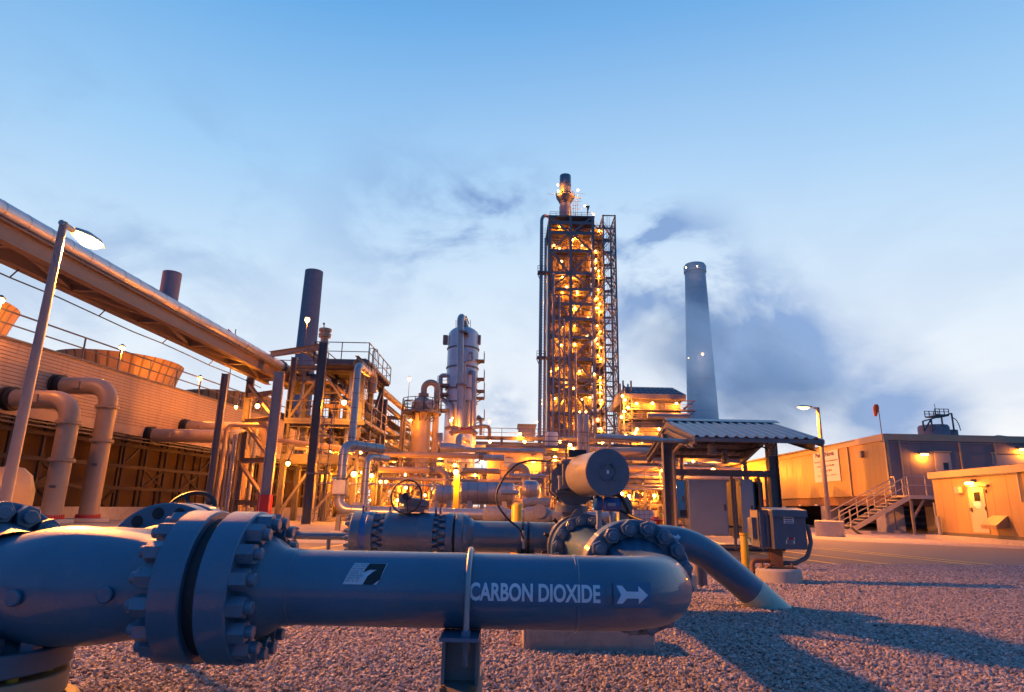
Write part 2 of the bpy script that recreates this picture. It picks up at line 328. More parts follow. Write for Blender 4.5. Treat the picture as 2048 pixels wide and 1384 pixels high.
# loose stones over the near ground: nobody could count them
def gravel(name, poly, dens, smin, smax, seed):
    m = bpy.data.materials.get('stone')
    if not m:
        m = bpy.data.materials.new('stone'); m.use_nodes = True; nt = m.node_tree; N = nt.nodes.new; L = nt.links.new; b = nt.nodes['Principled BSDF']
        oi = N('ShaderNodeObjectInfo'); r = N('ShaderNodeValToRGB'); e = r.color_ramp.elements; L(oi.outputs['Random'], r.inputs[0])
        for k, (p, c) in enumerate([(0, (.19,.155,.15)), (.25, (.35,.29,.27)), (.5, (.46,.385,.35)), (.72, (.56,.48,.44)), (.9, (.38,.28,.23)), (1, (.72,.65,.61))]):
            x = e[k] if k < 2 else e.new(p); x.position = p; x.color = c + (1,)
        tc = N('ShaderNodeTexCoord'); n = N('ShaderNodeTexNoise'); n.inputs['Scale'].default_value = 60; L(tc.outputs['Object'], n.inputs['Vector'])
        mx = N('ShaderNodeMix'); mx.data_type = 'RGBA'; mx.blend_type = 'MULTIPLY'; mx.inputs[0].default_value = .4; L(r.outputs[0], mx.inputs[6]); L(n.outputs['Color'], mx.inputs[7])
        L(mx.outputs[2], b.inputs['Base Color']); b.inputs['Roughness'].default_value = .85
    mb = MB(); mb.add([(x, y, .006) for x, y in poly], [tuple(range(len(poly)))]); ob = mb.build(name, m, None, 0, at=(0,0,0), kind='stuff')
    ob['label'] = 'loose crushed grey and tan stones covering the ground'; ob['category'] = 'gravel'
    ng = bpy.data.node_groups.new(name, 'GeometryNodeTree'); N = ng.nodes.new; L = ng.links.new
    ng.interface.new_socket('Geometry', in_out='INPUT', socket_type='NodeSocketGeometry'); ng.interface.new_socket('Geometry', in_out='OUTPUT', socket_type='NodeSocketGeometry')
    gi, go = N('NodeGroupInput'), N('NodeGroupOutput')
    d = N('GeometryNodeDistributePointsOnFaces'); d.inputs['Density'].default_value = dens; d.inputs['Seed'].default_value = seed; L(gi.outputs[0], d.inputs['Mesh'])
    jn = N('GeometryNodeGeometryToInstance')
    for k in range(5):
        ic = N('GeometryNodeMeshIcoSphere'); ic.inputs['Radius'].default_value = 1.0; ic.inputs['Subdivisions'].default_value = 2
        po = N('GeometryNodeInputPosition'); ad = N('ShaderNodeVectorMath'); ad.operation = 'ADD'; L(po.outputs[0], ad.inputs[0]); ad.inputs[1].default_value = (k*7.3, k*3.1, k*5.7)
        nz = N('ShaderNodeTexNoise'); nz.inputs['Scale'].default_value = 1.0; nz.inputs['Detail'].default_value = 1.0; L(ad.outputs[0], nz.inputs['Vector'])
        su = N('ShaderNodeVectorMath'); su.operation = 'SUBTRACT'; L(nz.outputs['Color'], su.inputs[0]); su.inputs[1].default_value = (.5,.5,.5)
        sc = N('ShaderNodeVectorMath'); sc.operation = 'SCALE'; L(su.outputs[0], sc.inputs[0]); sc.inputs[3].default_value = 1.7
        sp = N('GeometryNodeSetPosition'); L(ic.outputs[0], sp.inputs['Geometry']); L(sc.outputs[0], sp.inputs['Offset'])
        tr = N('GeometryNodeTransform'); tr.inputs['Scale'].default_value = (1, .75+.06*k, .55+.05*k); L(sp.outputs[0], tr.inputs['Geometry'])
        sm = N('GeometryNodeSetMaterial'); sm.inputs['Material'].default_value = m; L(tr.outputs[0], sm.inputs['Geometry']); L(sm.outputs[0], jn.inputs[0])
    ip = N('GeometryNodeInstanceOnPoints'); L(d.outputs['Points'], ip.inputs['Points']); L(jn.outputs[0], ip.inputs['Instance']); ip.inputs['Pick Instance'].default_value = True
    rv = N('FunctionNodeRandomValue'); rv.data_type = 'FLOAT_VECTOR'; rv.inputs[0].default_value = (-.6,-.6,0); rv.inputs[1].default_value = (.6,.6,6.28); L(rv.outputs[0], ip.inputs['Rotation'])
    rs = N('FunctionNodeRandomValue'); rs.data_type = 'FLOAT'; rs.inputs[2].default_value = smin; rs.inputs[3].default_value = smax; rs.inputs['Seed'].default_value = 3; L(rs.outputs[1], ip.inputs['Scale'])
    ri = N('FunctionNodeRandomValue'); ri.data_type = 'INT'; ri.inputs[4].default_value = 0; ri.inputs[5].default_value = 4; ri.inputs['Seed'].default_value = 9; L(ri.outputs[2], ip.inputs['Instance Index'])
    tp = N('GeometryNodeTranslateInstances'); rz = N('FunctionNodeRandomValue'); rz.data_type = 'FLOAT_VECTOR'; rz.inputs[0].default_value = (0,0,-.004); rz.inputs[1].default_value = (0,0,.012); rz.inputs['Seed'].default_value = 5
    L(ip.outputs[0], tp.inputs[0]); L(rz.outputs[0], tp.inputs['Translation']); tp.inputs['Local Space'].default_value = False
    L(tp.outputs[0], go.inputs[0]); md = ob.modifiers.new('scatter', 'NODES'); md.node_group = ng
gravel('gravel', [(-2.6,2.4),(2.6,2.4),(5.6,5.6),(8.2,8.6),(-3.5,8.6)], 2900, .008, .0175, 1)
gravel('gravel', [(-3.5,8.6),(8.2,8.6),(12.5,13.2),(11.0,14.3),(6,13.35),(-6,13.4)], 1250, .011, .023, 2)
# ---------------------------------------------------------------- pipeline fittings
def nut(fl, c, ax, af=.079, L=.062, stud=.022, rot=0.0, mt=None):
    ax = V(ax).normalized(); R = af/2/math.cos(PI/6); u, w = frame(ax); mb = MB(); c = V(c)
    hx = lambda h, r: [c+ax*h+u*(r*math.cos(rot+PI*k/3))+w*(r*math.sin(rot+PI*k/3)) for k in range(6)]
    vs = hx(0, R)+hx(L-.003, R)+hx(L, R*.95); fs = [(i*6+k, i*6+(k+1)%6, i*6+6+(k+1)%6, i*6+6+k) for i in (0,1) for k in range(6)] + [tuple(12+k for k in range(6)), tuple(reversed(range(6)))]
    mb.add(vs, fs); mb.lathe([(L-.004, af*.33), (L+stud*1.25-.004, af*.33), (L+stud*1.25, af*.29)], c, ax, 14)
    return mb.build('nut', mt or paint2, fl, 25)
def flange(t, c, ax, r, th, bc, n=16, nuts='+', af=.079, nl=.062, stud=.022, bore=.12, mt=None, ph=.5, holes=False, name='flange', nmt=None):
    """a drilled disc from c along ax; nuts on its + or - face"""
    ax = V(ax).normalized(); c = V(c); mb = MB(); ch = min(.006, th*.1)
    if not holes:
        mb.lathe([(0, bore), (0, r-ch), (ch, r), (th-ch, r), (th, r-ch), (th, bore)], c, ax, 72, cap=False)
        f = mb.build(name, mt or paint, t, 30)
    else:
        mb.lathe([(0, r-ch), (ch, r), (th-ch, r), (th, r-ch)], c, ax, 72, cap=True); f = mb.build(name, mt or paint, t, 30)
    u, w = frame(ax)
    for k in range(n):
        g = 2*PI*(k+ph)/n; d = u*math.cos(g)+w*math.sin(g); q = c+d*bc
        if holes:
            h = MB(); h.lathe([(0, af*.36)], q-ax*.002, ax, 16); h.v = [q-ax*.003+u*(.031*math.cos(2*PI*j/16))+w*(.031*math.sin(2*PI*j/16)) for j in range(16)]; h.f = [tuple(range(16))]; h.build('bolt_hole', gap_m, f, 0)
        for s in nuts:
            rot = g+PI/6 if s == '+' else -g
            nut(f, q+ax*th if s == '+' else q, ax if s == '+' else -ax, af, nl, stud, rot, nmt)
    return f
YA, ZA, RP_, RB_ = 2.83, .659, .149, .160
X1 = V((1, 0, 0)); Y1 = V((0, 1, 0)); Z1 = V((0, 0, 1))
# front spool: flange, weld neck, straight run, elbow, rear flange
EX = .715
sp = thing('pipe_spool', 'blue grey carbon dioxide pipe across the front, bending away at its right end', 'pipe', (-.2, YA, 0))
flange(sp, (-1.175, YA, ZA), X1, .300, .122, .255, 16, '+', .074, .062, .022)
mb = MB(); mb.lathe([(0, .212), (.03, .210), (.08, .186), (.125, .155), (.175, .1515)], (-1.055, YA, ZA), X1, 56, cap=False); mb.build('weld_neck', paint, sp)
mb = MB(); mb.tube(fillet([(-.885, YA, ZA), (EX, YA, ZA), (EX, 3.60, ZA-.02)], .43, 20), RP_, 56); mb.build('pipe', paint, sp)
for x in (-.886, .285): mb = MB(); mb.lathe([(-.008, RP_), (-.004, RP_+.003), (.004, RP_+.003), (.008, RP_)], (x, YA, ZA), X1, 56, cap=False); mb.build('weld_seam', paint, sp)
mb = MB(); mb.lathe([(0, RP_+.001), (.06, .165), (.16, .208), (.18, .212)], (EX+.01, 3.59, ZA-.021), Y1, 56, cap=False); mb.build('weld_neck', paint, sp)
flange(sp, (EX+.02, 3.77, ZA-.022), Y1, .308, .112, .262, 16, '-', .078, .062, .022)
# pipe labels, wrapped round the pipe's face
def wrap(flat, mt, name, t, y0=YA, z0=ZA, r=RP_, off=.002, cuts=10, scale=1):
    """flat: list of polygons as (x, arc height) -> patch that lies on the pipe"""
    bm = bmesh.new()
    for poly in flat:
        bm.faces.new([bm.verts.new((x, 0, h)) for x, h in poly])
    hs = [v.co.z for v in bm.verts]; lo, hi = min(hs), max(hs)
    for k in range(1, cuts):
        z = lo+(hi-lo)*k/cuts+1e-5
        bmesh.ops.bisect_plane(bm, geom=bm.verts[:]+bm.edges[:]+bm.faces[:], plane_co=(0,0,z), plane_no=(0,0,1))
    bmesh.ops.triangulate(bm, faces=bm.faces[:]); bm.verts.ensure_lookup_table(); bm.verts.index_update()
    mb = MB(); R = r+off
    mb.add([(v.co.x, y0-R*math.cos(v.co.z/r), z0+R*math.sin(v.co.z/r)) for v in bm.verts], [tuple(v.index for v in f.verts) for f in bm.faces]); bm.free()
    return mb.build(name, mt, t, 0)
def text_polys(s, size, bold=.0, sx=1.0):
    cu = bpy.data.curves.new('txt', 'FONT'); cu.body = s; cu.size = size; cu.offset = bold; cu.resolution_u = 4
    o = bpy.data.objects.new('txt', cu); COL.objects.link(o); dg = bpy.context.evaluated_depsgraph_get(); me = bpy.data.meshes.new_from_object(o.evaluated_get(dg))
    vs = [(v.co.x*sx, v.co.y) for v in me.vertices]; ps = [[vs[i] for i in p.vertices] for p in me.polygons]
    bpy.data.objects.remove(o); bpy.data.curves.remove(cu); bpy.data.meshes.remove(me); return ps, vs
def fit(s, x0, x1, h0, h1, bold=0.0):
    ps, vs = text_polys(s, 1.0, bold); a, b = min(q[0] for q in vs), max(q[0] for q in vs); c, d = min(q[1] for q in vs), max(q[1] for q in vs)
    return [[(x0+(x-a)/(b-a)*(x1-x0), h0+(y-c)/(d-c)*(h1-h0)) for x, y in p] for p in ps]
def rect(x0, x1, h0, h1): return [[(x0, h0), (x1, h0), (x1, h1), (x0, h1)]]
lb = wrap(rect(-.163, .392, -.035, .062), band_m, 'pipe_label', sp)
wrap(fit('CARBON DIOXIDE', -.148, .372, -.020, .047, .030), white_m, 'lettering', lb, off=.004)
lb = wrap(rect(.425, .575, -.035, .062), band_m, 'flow_arrow_label', sp)
ARROW = [(0,1.0),(.18,1.0),(.33,.68),(.70,.68),(.70,1.0),(1.0,.5),(.70,0.0),(.70,.30),(.33,.30),(.18,0),(0,0),(.14,.5)]
wrap([[(.437+.125*x, -.020+.066*y) for x, y in ARROW]], white_m, 'arrow', lb, off=.004)
ts = [[(-.655,.030),(-.522,.030),(-.505,.055),(-.487,.118),(-.622,.118)]]
lb = wrap(ts, mat('tag_white', (.55,.60,.66), .5, 0, .08, 12), 'pipe_tag', sp)
wrap([[(-.575,.030),(-.535,.030),(-.508,.050),(-.492,.116),(-.560,.116),(-.580,.075),(-.555,.088),(-.525,.088),(-.540,.080),(-.560,.062)]], black_m, 'emblem', lb, off=.0035)
for k, w in enumerate(('PANEL FABRICATION', 'JOB NO 48000386', 'SPEC NAME  SE1', 'MATERIAL  CS', 'DIAMETER  12', 'CONTROL NUMBER', 'WEIGHT  2380', 'REV  #  02')):
    h = .109-.0095*k; x = -.622-(.118-h)*.36+.004; wrap(fit(w, x, x+(.05 if k > 2 and k != 5 else .062), h-.0022, h+.0034), black_m, 'lettering', lb, off=.0045, cuts=2)
# left body: swept tee with flanges, rear branch, drain below
tb = thing('pipe_tee', 'bulging blue grey pipe tee at the left edge with flange bolts all round', 'pipe fitting', (-1.8, YA, 0))
flange(tb, (-1.351, YA, ZA), X1, .300, .122, .255, 16, '-', .074, .062, .022)
mb = MB(); mb.lathe([(0, .268), (.054, .268)], (-1.229, YA, ZA), X1, 48); mb.build('gasket_shade', gap_m, tb)
def body_prof(): return [(-2.42,.02),(-2.40,.14),(-2.32,.20),(-2.16,.205),(-2.07,.205),(-2.02,.216),(-1.96,.234),(-1.88,.246),(-1.78,.246),(-1.68,.236),(-1.58,.222),(-1.48,.214),(-1.40,.222),(-1.324,.245)]
mb = MB()
for k in range(1): mb.lathe([(x, r*(.97 if x < -1.5 else .92)) for x, r in body_prof()], (0, YA, ZA-.012), X1, 64)
ob = mb.build('body', paint, tb, 60); sm = ob.modifiers.new('round', 'SUBSURF'); sm.levels = 0; sm.render_levels = 1
mb = MB(); mb.lathe([(0,.22),(.10,.22),(.22,.212),(.36,.205),(.48,.22),(.60,.235)], (-1.74, YA+.02, ZA), Y1, 56, cap=False); mb.build('branch_neck', paint, tb, 60)
flange(tb, (-1.79, 3.46, ZA-.01), Y1, .337, .115, .286, 16, '', holes=True, name='branch_flange')
mb = MB(); mb.lathe([(0,.30),(.05,.30)], (-1.79, 3.575, ZA-.01), Y1, 40); mb.build('gasket_shade', gap_m, tb)
flange(tb, (-1.79, 3.625, ZA-.01), Y1, .337, .115, .286, 16, '+', name='branch_flange')
for x, y, z in ((-1.88, YA-.242, ZA-.035), (-1.55, YA-.212, ZA-.02)): mb = MB(); mb.lathe([(0,.03),(.012,.03),(.016,.026)], (x, y, z), (0,-1,0), 20); mb.build('boss', paint, tb)
LA = V((.8,-.6,0)); LC = V((-2.335, 3.0, ZA))
mb = MB(); mb.lathe([(0,.236),(.08,.225),(.2,.206),(.36,.20)], LC, LA, 44, cap=False); mb.build('side_neck', paint, tb, 60)
flange(tb, LC-LA*.125, LA, .32, .125, .272, 16, '+', .09, .075, .03, name='side_flange', ph=.0)
mb = MB(); mb.lathe([(0,.30),(.05,.30)], LC-LA*.175, LA, 40); mb.build('gasket_shade', gap_m, tb)
flange(tb, LC-LA*.30, LA, .32, .125, .272, 16, '-', .09, .075, .03, name='side_flange', ph=.0)
mb = MB(); mb.lathe([(0,.236),(-.15,.17),(-.9,.165)], LC-LA*.30, LA, 40, cap=False); mb.build('pipe', paint, tb)
mb = MB(); mb.lathe([(0,.17),(-.17,.19),(-.20,.25)], (-2.165, YA, ZA-.05), Z1, 40, cap=False); mb.build('drain_neck', paint3, tb)
flange(tb, (-2.165, YA, .325), Z1, .337, .085, .275, 12, '+', .075, .055, .02, name='drain_flange', mt=paint3)
pd = thing('pipe_pedestal', 'round beige pedestal under the tee on a pinkish concrete footing', 'pedestal', (-2.165, YA, 0))
mb = MB(); mb.lathe([(0,.30),(.20,.30),(.21,.335),(.285,.335),(.29,.33)], (-2.165, YA, .012), Z1, 56); mb.build('disc', beige, pd)
for k in range(10): g = 2*PI*k/10+.2; mb = MB(); mb.lathe([(0,.022),(.03,.022)], (-2.165+.27*math.cos(g), YA+.27*math.sin(g), .300), Z1, 10); mb.build('spacer', yel, pd)
mb = MB(); mb.lathe([(0,.39),(.19,.39),(.205,.37)], (-2.165, YA+.0, -.01), Z1, 40); mb.build('footing', conc, pd)
hw = thing('hand_wheel', 'dark valve hand wheel rim showing above the rear branch flange', 'hand wheel', (-1.75, 4.4, 0))
def wheel(parent, c, r, ax, tr=.014, spokes=4, mt=black_m, nm='rim'):
    ax = V(ax).normalized(); u, w = frame(ax); c = V(c); mb = MB(); n = 40
    ring = [c+u*(r*math.cos(2*PI*k/n))+w*(r*math.sin(2*PI*k/n)) for k in range(n+1)]; mb.tube(ring, tr, 8, False)
    rim = mb.build(nm, mt, parent)
    for k in range(spokes): g = 2*PI*(k+.35)/spokes; mb = MB(); mb.tube([c, c+(u*math.cos(g)+w*math.sin(g))*r], tr*.75, 6); mb.build('spoke', mt, parent)
    mb = MB(); mb.lathe([(-.03,.035),(.03,.035)], c, ax, 12); mb.build('hub', mt, parent); return rim
HC = P(382,1020,4.45); wheel(hw, HC, .15, (.1,-.75,.65), .016)
mb = MB(); mb.tube([HC,(HC.x,4.45,.012)], .03, 10); mb.build('stem', paint3, hw)
# support under the front pipe
su = thing('pipe_support', 'steel pipe support with U bolt standing on a concrete plinth under the front pipe', 'pipe support', (-.18, YA, 0))
mb = MB(); mb.bb(-.255, -.105, 2.63, 3.03, .494, .508); mb.build('top_plate', paint, su)
mb = MB(); mb.tube([(-.155, YA-RP_-.014, .47), (-.155, YA-RP_-.014, ZA)] + [(-.155, YA-(RP_+.014)*math.cos(PI*k/16), ZA+(RP_+.014)*math.sin(PI*k/16)) for k in range(1,16)] + [(-.155, YA+RP_+.014, ZA), (-.155, YA+RP_+.014, .47)], .0115, 12); mb.build('u_bolt', galv, su)
for s in (-1, 1): nut(su, (-.155, YA+s*(RP_+.014), .508), Z1, .034, .022, .004, 0, paint); nut(su, (-.155, YA+s*(RP_+.014), .494), -Z1, .03, .03, .05, 0, paint3)
mb = MB(); mb.ibeam((-.18, YA, .494), (-.18, YA, .315), .15, .15, .014, face=(1,0,0)); mb.build('post', mat('grey_steel_rust', (.20,.18,.17), .6, .1, .15, 6, .08, 60, dirt=(.18,.07,.02), dirt_amt=.6), su)
mb = MB(); mb.bb(-.262, -.100, 2.60, 3.06, .302, .315); mb.build('base_plate', steel, su)
for x in (-.235, -.125): nut(su, (x, 2.66, .315), Z1, .026, .014, .006, 0, rust)
mb = MB(); mb.bb(-.262, -.098, 2.58, 3.08, -.02, .302); mb.build('plinth', conc, su)
# concrete sleeper under the elbow
def block(name, c, d, mt, label, cat, bev=.018, group=None):
    mb = MB(); mb.box(c, d); o = mb.build(name, mt, None, 0, at=(c[0], c[1], c[2]-d[2]/2), label=label, cat=cat, group=group)
    m = o.modifiers.new('bevel', 'BEVEL'); m.width = bev; m.segments = 2; return o
block('concrete_block', (.60, 5.12, .07), (.95, .42, .18), conc, 'long rough concrete block on the gravel beneath the pipe elbow', 'concrete block')
# ---------------------------------------------------------------- actuated valve behind the elbow
av = thing('actuated_valve', 'flanged pipeline valve carrying a large grey actuator cylinder behind the elbow', 'valve', (.75, 6.6, 0))
VX, VZ = .762, .60
mb = MB(); mb.lathe([(0,.27),(.05,.27)], (VX-.02, 3.882, .637), Y1, 48); mb.build('gasket_shade', gap_m, av)
flange(av, (VX-.015, 3.925, .637), Y1, .308, .112, .262, 16, '', name='front_flange')
mb = MB(); mb.lathe([(0,.212),(.12,.155),(1.9,.155),(2.22,.175),(2.43,.235)], (VX, 4.035, .62), Y1, 48, cap=False); mb.build('neck', paint, av)
flange(av, (VX, 6.44, VZ), Y1, .337, .08, .286, 16, '-', .078, .06, .02, name='body_flange')
mb = MB(); mb.lathe([(0,.30),(.02,.30)], (VX, 6.52, VZ), Y1, 48); mb.build('gasket_shade', gap_m, av)
flange(av, (VX, 6.54, VZ), Y1, .337, .08, .286, 16, '+', .07, .055, .018, name='body_flange')
mb = MB(); mb.lathe([(0,.27),(.06,.27),(.065,.355),(.36,.355),(.37,.345)], (VX, 6.62, VZ), Y1, 64); mb.build('body', paint3, av)
for k in range(5): g = PI*(.75+.14*k); mb = MB(); q = V((VX+.36*math.cos(g), 6.8, VZ+.36*math.sin(g))); mb.lathe([(0,.018),(.05,.018),(.055,.012)], q, (math.cos(g),0,math.sin(g)), 10); mb.build('plug', black_m, av)
mb = MB(); mb.prism([(-.09,0),(.09,0),(.03,.09),(.0,.10),(-.03,.09)], (VX-.07, 6.50, VZ+.30), X1, Z1, .03); mb.build('lifting_lug', paint3, av)
CX, CY = .66, 6.88
mb = MB(); mb.lathe([(.85,.10),(.96,.10),(.962,.172),(1.03,.172),(1.032,.108),(1.155,.108)], (CX, CY, 0), Z1, 36); mb.build('bonnet', paint3, av)
mb = MB(); mb.bb(CX-.17, CX+.10, CY-.22, CY+.2, 1.155, 1.185); mb.build('mounting_plate', paint3, av)
oc = [(.27*math.cos(PI/8+PI*k/4), .245*math.sin(PI/8+PI*k/4)) for k in range(8)]
mb = MB(); mb.prism(oc, (CX+.03, CY+.33, 1.27), X1, Z1, -.04); mb.prism([(x*.93, y*.93) for x, y in oc], (CX+.03, CY-.05, 1.27), X1, Z1, -.34); mb.prism(oc, (CX+.03, CY-.06, 1.27), X1, Z1, .05); mb.build('gear_housing', paint3, av)
mb = MB()
for k in range(8): g = PI*k/4; mb.bar((CX+.03+.255*math.cos(g), CY-.10, 1.27+.235*math.sin(g)), (CX+.03+.255*math.cos(g), CY+.34, 1.27+.235*math.sin(g)), .025)
mb.build('tie_rods', black_m, av)
a, b = P(1169, 951, 6.62), P(1215, 944, 6.0); d = (b-a)
mb = MB(); mb.lathe([(0,.205),(.012,.212),(d.length-.02,.212),(d.length-.012,.2185),(d.length,.2185)], a, d, 64); cy_ = mb.build('spring_can', mat('can_paint', (.22,.20,.185), .36, 0, .1, 5, .08, 90, dirt=(.10,.08,.07)), av)
mb = MB(); mb.lathe([(0,.217),(.006,.214)], b, d, 64); face = mb.build('end_cap', paint3, av)
u, w = frame(d); dn = d.normalized()
mb = MB(); mb.lathe([(.0,.090),(.014,.088),(.014,.076),(.0,.074)], b, d, 40, cap=False); mb.build('ring', paint3, av)
for gx, gy in ((-.055,.06),(.055,.06),(.06,-.055),(-.05,-.05)): mb = MB(); mb.lathe([(.004,.019),(.030,.019)], b+V((gx,0,gy)), d, 6); mb.build('bolt', paint3, av)
mb = MB(); mb.box(b+dn*.008+V((0,0,.0)), (.02,.006,.035)); mb.build('rating_plate', white_m, av)
c = a+d*.42; mb = MB()
for k in range(6):
    g0 = PI*1.02-k*.11; g1 = g0-.11; r0 = .2135; q = [c+dn*e+(V((math.cos(g),0,math.sin(g)))*r0) for g in (g0, g1) for e in (-.055,.055)]; mb.add(q, [(0,1,3,2)])
mb.build('can_label', white_m, av, 60)
mb = MB(); mb.bb(CX-.05, CX+.13, CY-.30, CY-.16, 1.52, 1.59); mb.build('indicator_box', black_m, av)
mb = MB(); mb.bb(CX-.11, CX+.02, CY-.30, CY-.12, 1.19, 1.48); mb.bb(CX-.13, CX+.03, CY-.31, CY-.11, 1.45, 1.475); mb.bb(CX-.13, CX+.03, CY-.31, CY-.11, 1.20, 1.225); mb.build('yoke', paint3, av)
for x in (-.14, -.02, .05): mb = MB(); mb.lathe([(0,.014),(.11,.014),(.115,.022),(.14,.022)], (CX+x, CY-.24, 1.185), Z1, 8); mb.build('bolt', galv, av)
# blue transmitter with its tubing
tx = thing('transmitter', 'small blue pressure transmitter on two thin stems beside the actuator', 'transmitter', (.94, 6.3, .77))
mb = MB(); mb.lathe([(-.02,.05),(0,.068),(.13,.068),(.145,.055)], (.93, 6.28, 1.05), (1,0,-.04), 28); mb.build('housing', blue_m, tx)
mb = MB(); mb.lathe([(0,.055),(.02,.07),(.06,.07),(.08,.058)], (.825, 6.30, 1.055), (1,0,-.04), 28); mb.build('cover', blue_m, tx)
mb = MB(); mb.bb(.945,1.02, 6.205, 6.213, 1.03, 1.06); mb.build('name_plate', galv, tx)
mb = MB(); mb.ball((.96,6.28,1.13), .032, 14, 8, (1.4,1,.8)); mb.build('conduit_cap', galv, tx)
for x, r in ((.87,.026),(.99,.018)):
    mb = MB(); mb.lathe([(0,r*.8),(.05,r*.8),(.05,r*1.3),(.09,r*1.3),(.09,r),(.20,r),(.20,r*1.25),(.24,r*1.25)], (x, 6.3, .765), Z1, 10); mb.build('stem', galv, tx)
def cable(pts, r, label, mt=black_m, cat='cable', name='cable', n=8, grp=None, b=.15):
    mb = MB(); mb.tube(fillet(pts, b, 8), r, n); return mb.build(name, mt, None, 60, label=label, cat=cat, group=grp)
cable([P(1222,989,6.28), P(1240,990,6.26), P(1254,1015,6.2), P(1266,1045,6.3), P(1275,1062,6.4)], .02, 'flexible black conduit arching from the blue transmitter down behind the flange', cat='conduit', name='conduit')
cable([P(1235,1018,6.3), P(1262,1032,6.1), P(1292,1044,5.9), P(1302,1050,5.8)], .016, 'thin black cable running from the transmitter down over the near flange', cat='cable')
cable([P(1120,918,6.6), P(1106,917,6.7), P(1096,922,6.8), P(1060,921,6.9)], .012, 'thin black cable leaving the indicator box on the actuator', cat='cable')
cable([P(1062,921,6.9), P(1035,926,6.9), P(1010,950,6.9), P(992,985,6.85), P(994,1010,6.8), P(1015,1038,6.75), P(1040,1058,6.72), P(1047,1078,6.70)], .011, 'long thin black cable looping down to the pipe clamp left of the valve', cat='cable', b=.3)
st = thing('instrument_stand', 'grey flat plate on a stand right of the blue transmitter', 'stand', (1.33, 7.6, 0))
mb = MB(); mb.prism([(-.05,0),(.08,0),(.10,.10),(.10,.30),(.05,.38),(-.05,.30)], (1.33, 7.6, .78), X1, Z1, .05); mb.build('plate', steel, st)
mb = MB(); mb.tube([(1.33,7.62,0),(1.33,7.62,.9)], .03, 8); mb.build('post', steel, st)
# ---------------------------------------------------------------- second line, behind
Y2, Z2 = 7.1, .69
l2 = thing('pipe_spool', 'blue grey pipe run with two black clamps leading left from the actuated valve', 'pipe', (-.1, Y2, 0))
mb = MB(); mb.tube([(-.40, Y2, Z2), (.75, Y2, Z2)], RB_, 40); mb.build('pipe', paint, l2)
mb = MB(); mb.lathe([(0,.225),(.03,.22),(.09,.178),(.11,RB_+.002)], (-.475, Y2, Z2), X1, 40, cap=False); mb.build('weld_neck', paint, l2)
flange(l2, (-.558, Y2, Z2), X1, .238, .08, .195, 16, '+', .05, .045, .02)
for x in (.155, .215):
    mb = MB(); mb.lathe([(-.012, RB_), (-.012, RB_+.008), (.012, RB_+.008), (.012, RB_)], (x, Y2, Z2), X1, 40, cap=False); mb.build('clamp_band', black_m, l2)
mb = MB(); mb.bb(.10,.28,Y2-.12,Y2+.12,.50,.53); mb.build('clamp_base', paint3, l2)
mb = MB(); mb.lathe([(-.06,.016),(0,.016),(.0,.024),(.06,.024),(.06,.014),(.12,.014)], P(1047,1085,6.9), Z1, 10); mb.build('probe_fitting', galv, l2)
bv = thing('ball_valve', 'blue grey ball valve with a black hand wheel on the rear pipe line', 'valve', (-1.05, Y2, 0))
flange(bv, (-.661, Y2, Z2), X1, .238, .08, .195, 16, '-', .05, .045, .02)
mb = MB(); mb.lathe([(0,.21),(.022,.21)], (-.58, Y2, Z2), X1, 40); mb.build('gasket_shade', gap_m, bv)
mb = MB(); mb.lathe([(-.20,.17),(.0,.17),(.0,.235),(.045,.235),(.06,.226),(.34,.226),(.345,.235),(.50,.235),(.505,.17),(.70,.17)], (-1.30, Y2, Z2), X1, 56); mb.build('body', paint, bv)
for x0, s in ((-1.30, '-'), (-.80, '+')):
    f = MB(); f.lathe([(0,.236),(.02,.236)], (x0-.01, Y2, Z2), X1, 40); fo = f.build('body_flange', paint, bv)
    for k in range(18):
        g = 2*PI*k/18; nut(fo, (x0+(.01 if s == '+' else -.01), Y2+.205*math.cos(g), Z2+.205*math.sin(g)), X1 if s == '+' else -X1, .042, .035, .014, g)
flange(bv, (-1.50, Y2, Z2), X1, .238, .075, .195, 16, '+', .05, .045, .02)
mb = MB(); mb.lathe([(0,.232),(.055,.232)], (-1.555, Y2, Z2), X1, 48); mb.build('spacer_ring', blue_m, bv)
flange(bv, (-1.66, Y2, Z2), X1, .238, .105, .195, 16, '-', .05, .04, .016)
for x in (-1.57, -1.28, -.79, -.74): mb = MB(); mb.prism([(-.03,0),(.03,0),(.03,.05),(.018,.07),(-.018,.07),(-.03,.05)], (x, Y2-.05, Z2+.225), Y1, Z1, .022); mb.build('lifting_lug', paint, bv)
mb = MB(); mb.bb(-1.16,-.90,Y2-.12,Y2+.12,.925,.96); mb.lathe([(.955,.16),(.985,.16),(.99,.12),(1.06,.115),(1.075,.09)], (-1.02, Y2, 0), Z1, 32); mb.bb(-1.10,-.85,Y2-.13,Y2+.05,.99,1.055); mb.build('gearbox', paint3, bv)
mb = MB(); mb.lathe([(0,.05),(.10,.05),(.10,.035),(.13,.035)], (-1.08, Y2-.05, 1.05), (-.55,-.8,.15), 14); mb.bb(-1.17,-1.03,Y2-.16,Y2-.02,1.02,1.10); mb.build('gear_input', paint3, bv)
wheel(bv, P(812.5,993,6.86), .172, (-.25,-.95,.12), .010, 3)
bp_ = thing('bypass_pipe', 'thin grey bypass pipe with a small flange left of the ball valve', 'pipe', (-1.95, Y2, 0))
mb = MB(); mb.tube([(-2.42,Y2,.66),(-1.66,Y2,.66)], .04, 18); mb.build('pipe', paint, bp_)
mb = MB(); mb.tube([(-1.92,Y2,.66),(-1.92,Y2,0)], .022, 10); mb.build('prop', paint3, bp_)
flange(bp_, (-2.33,Y2,.66), X1, .10, .035, .075, 8, '+', .028, .022, .01, bore=.04, mt=blue_m)
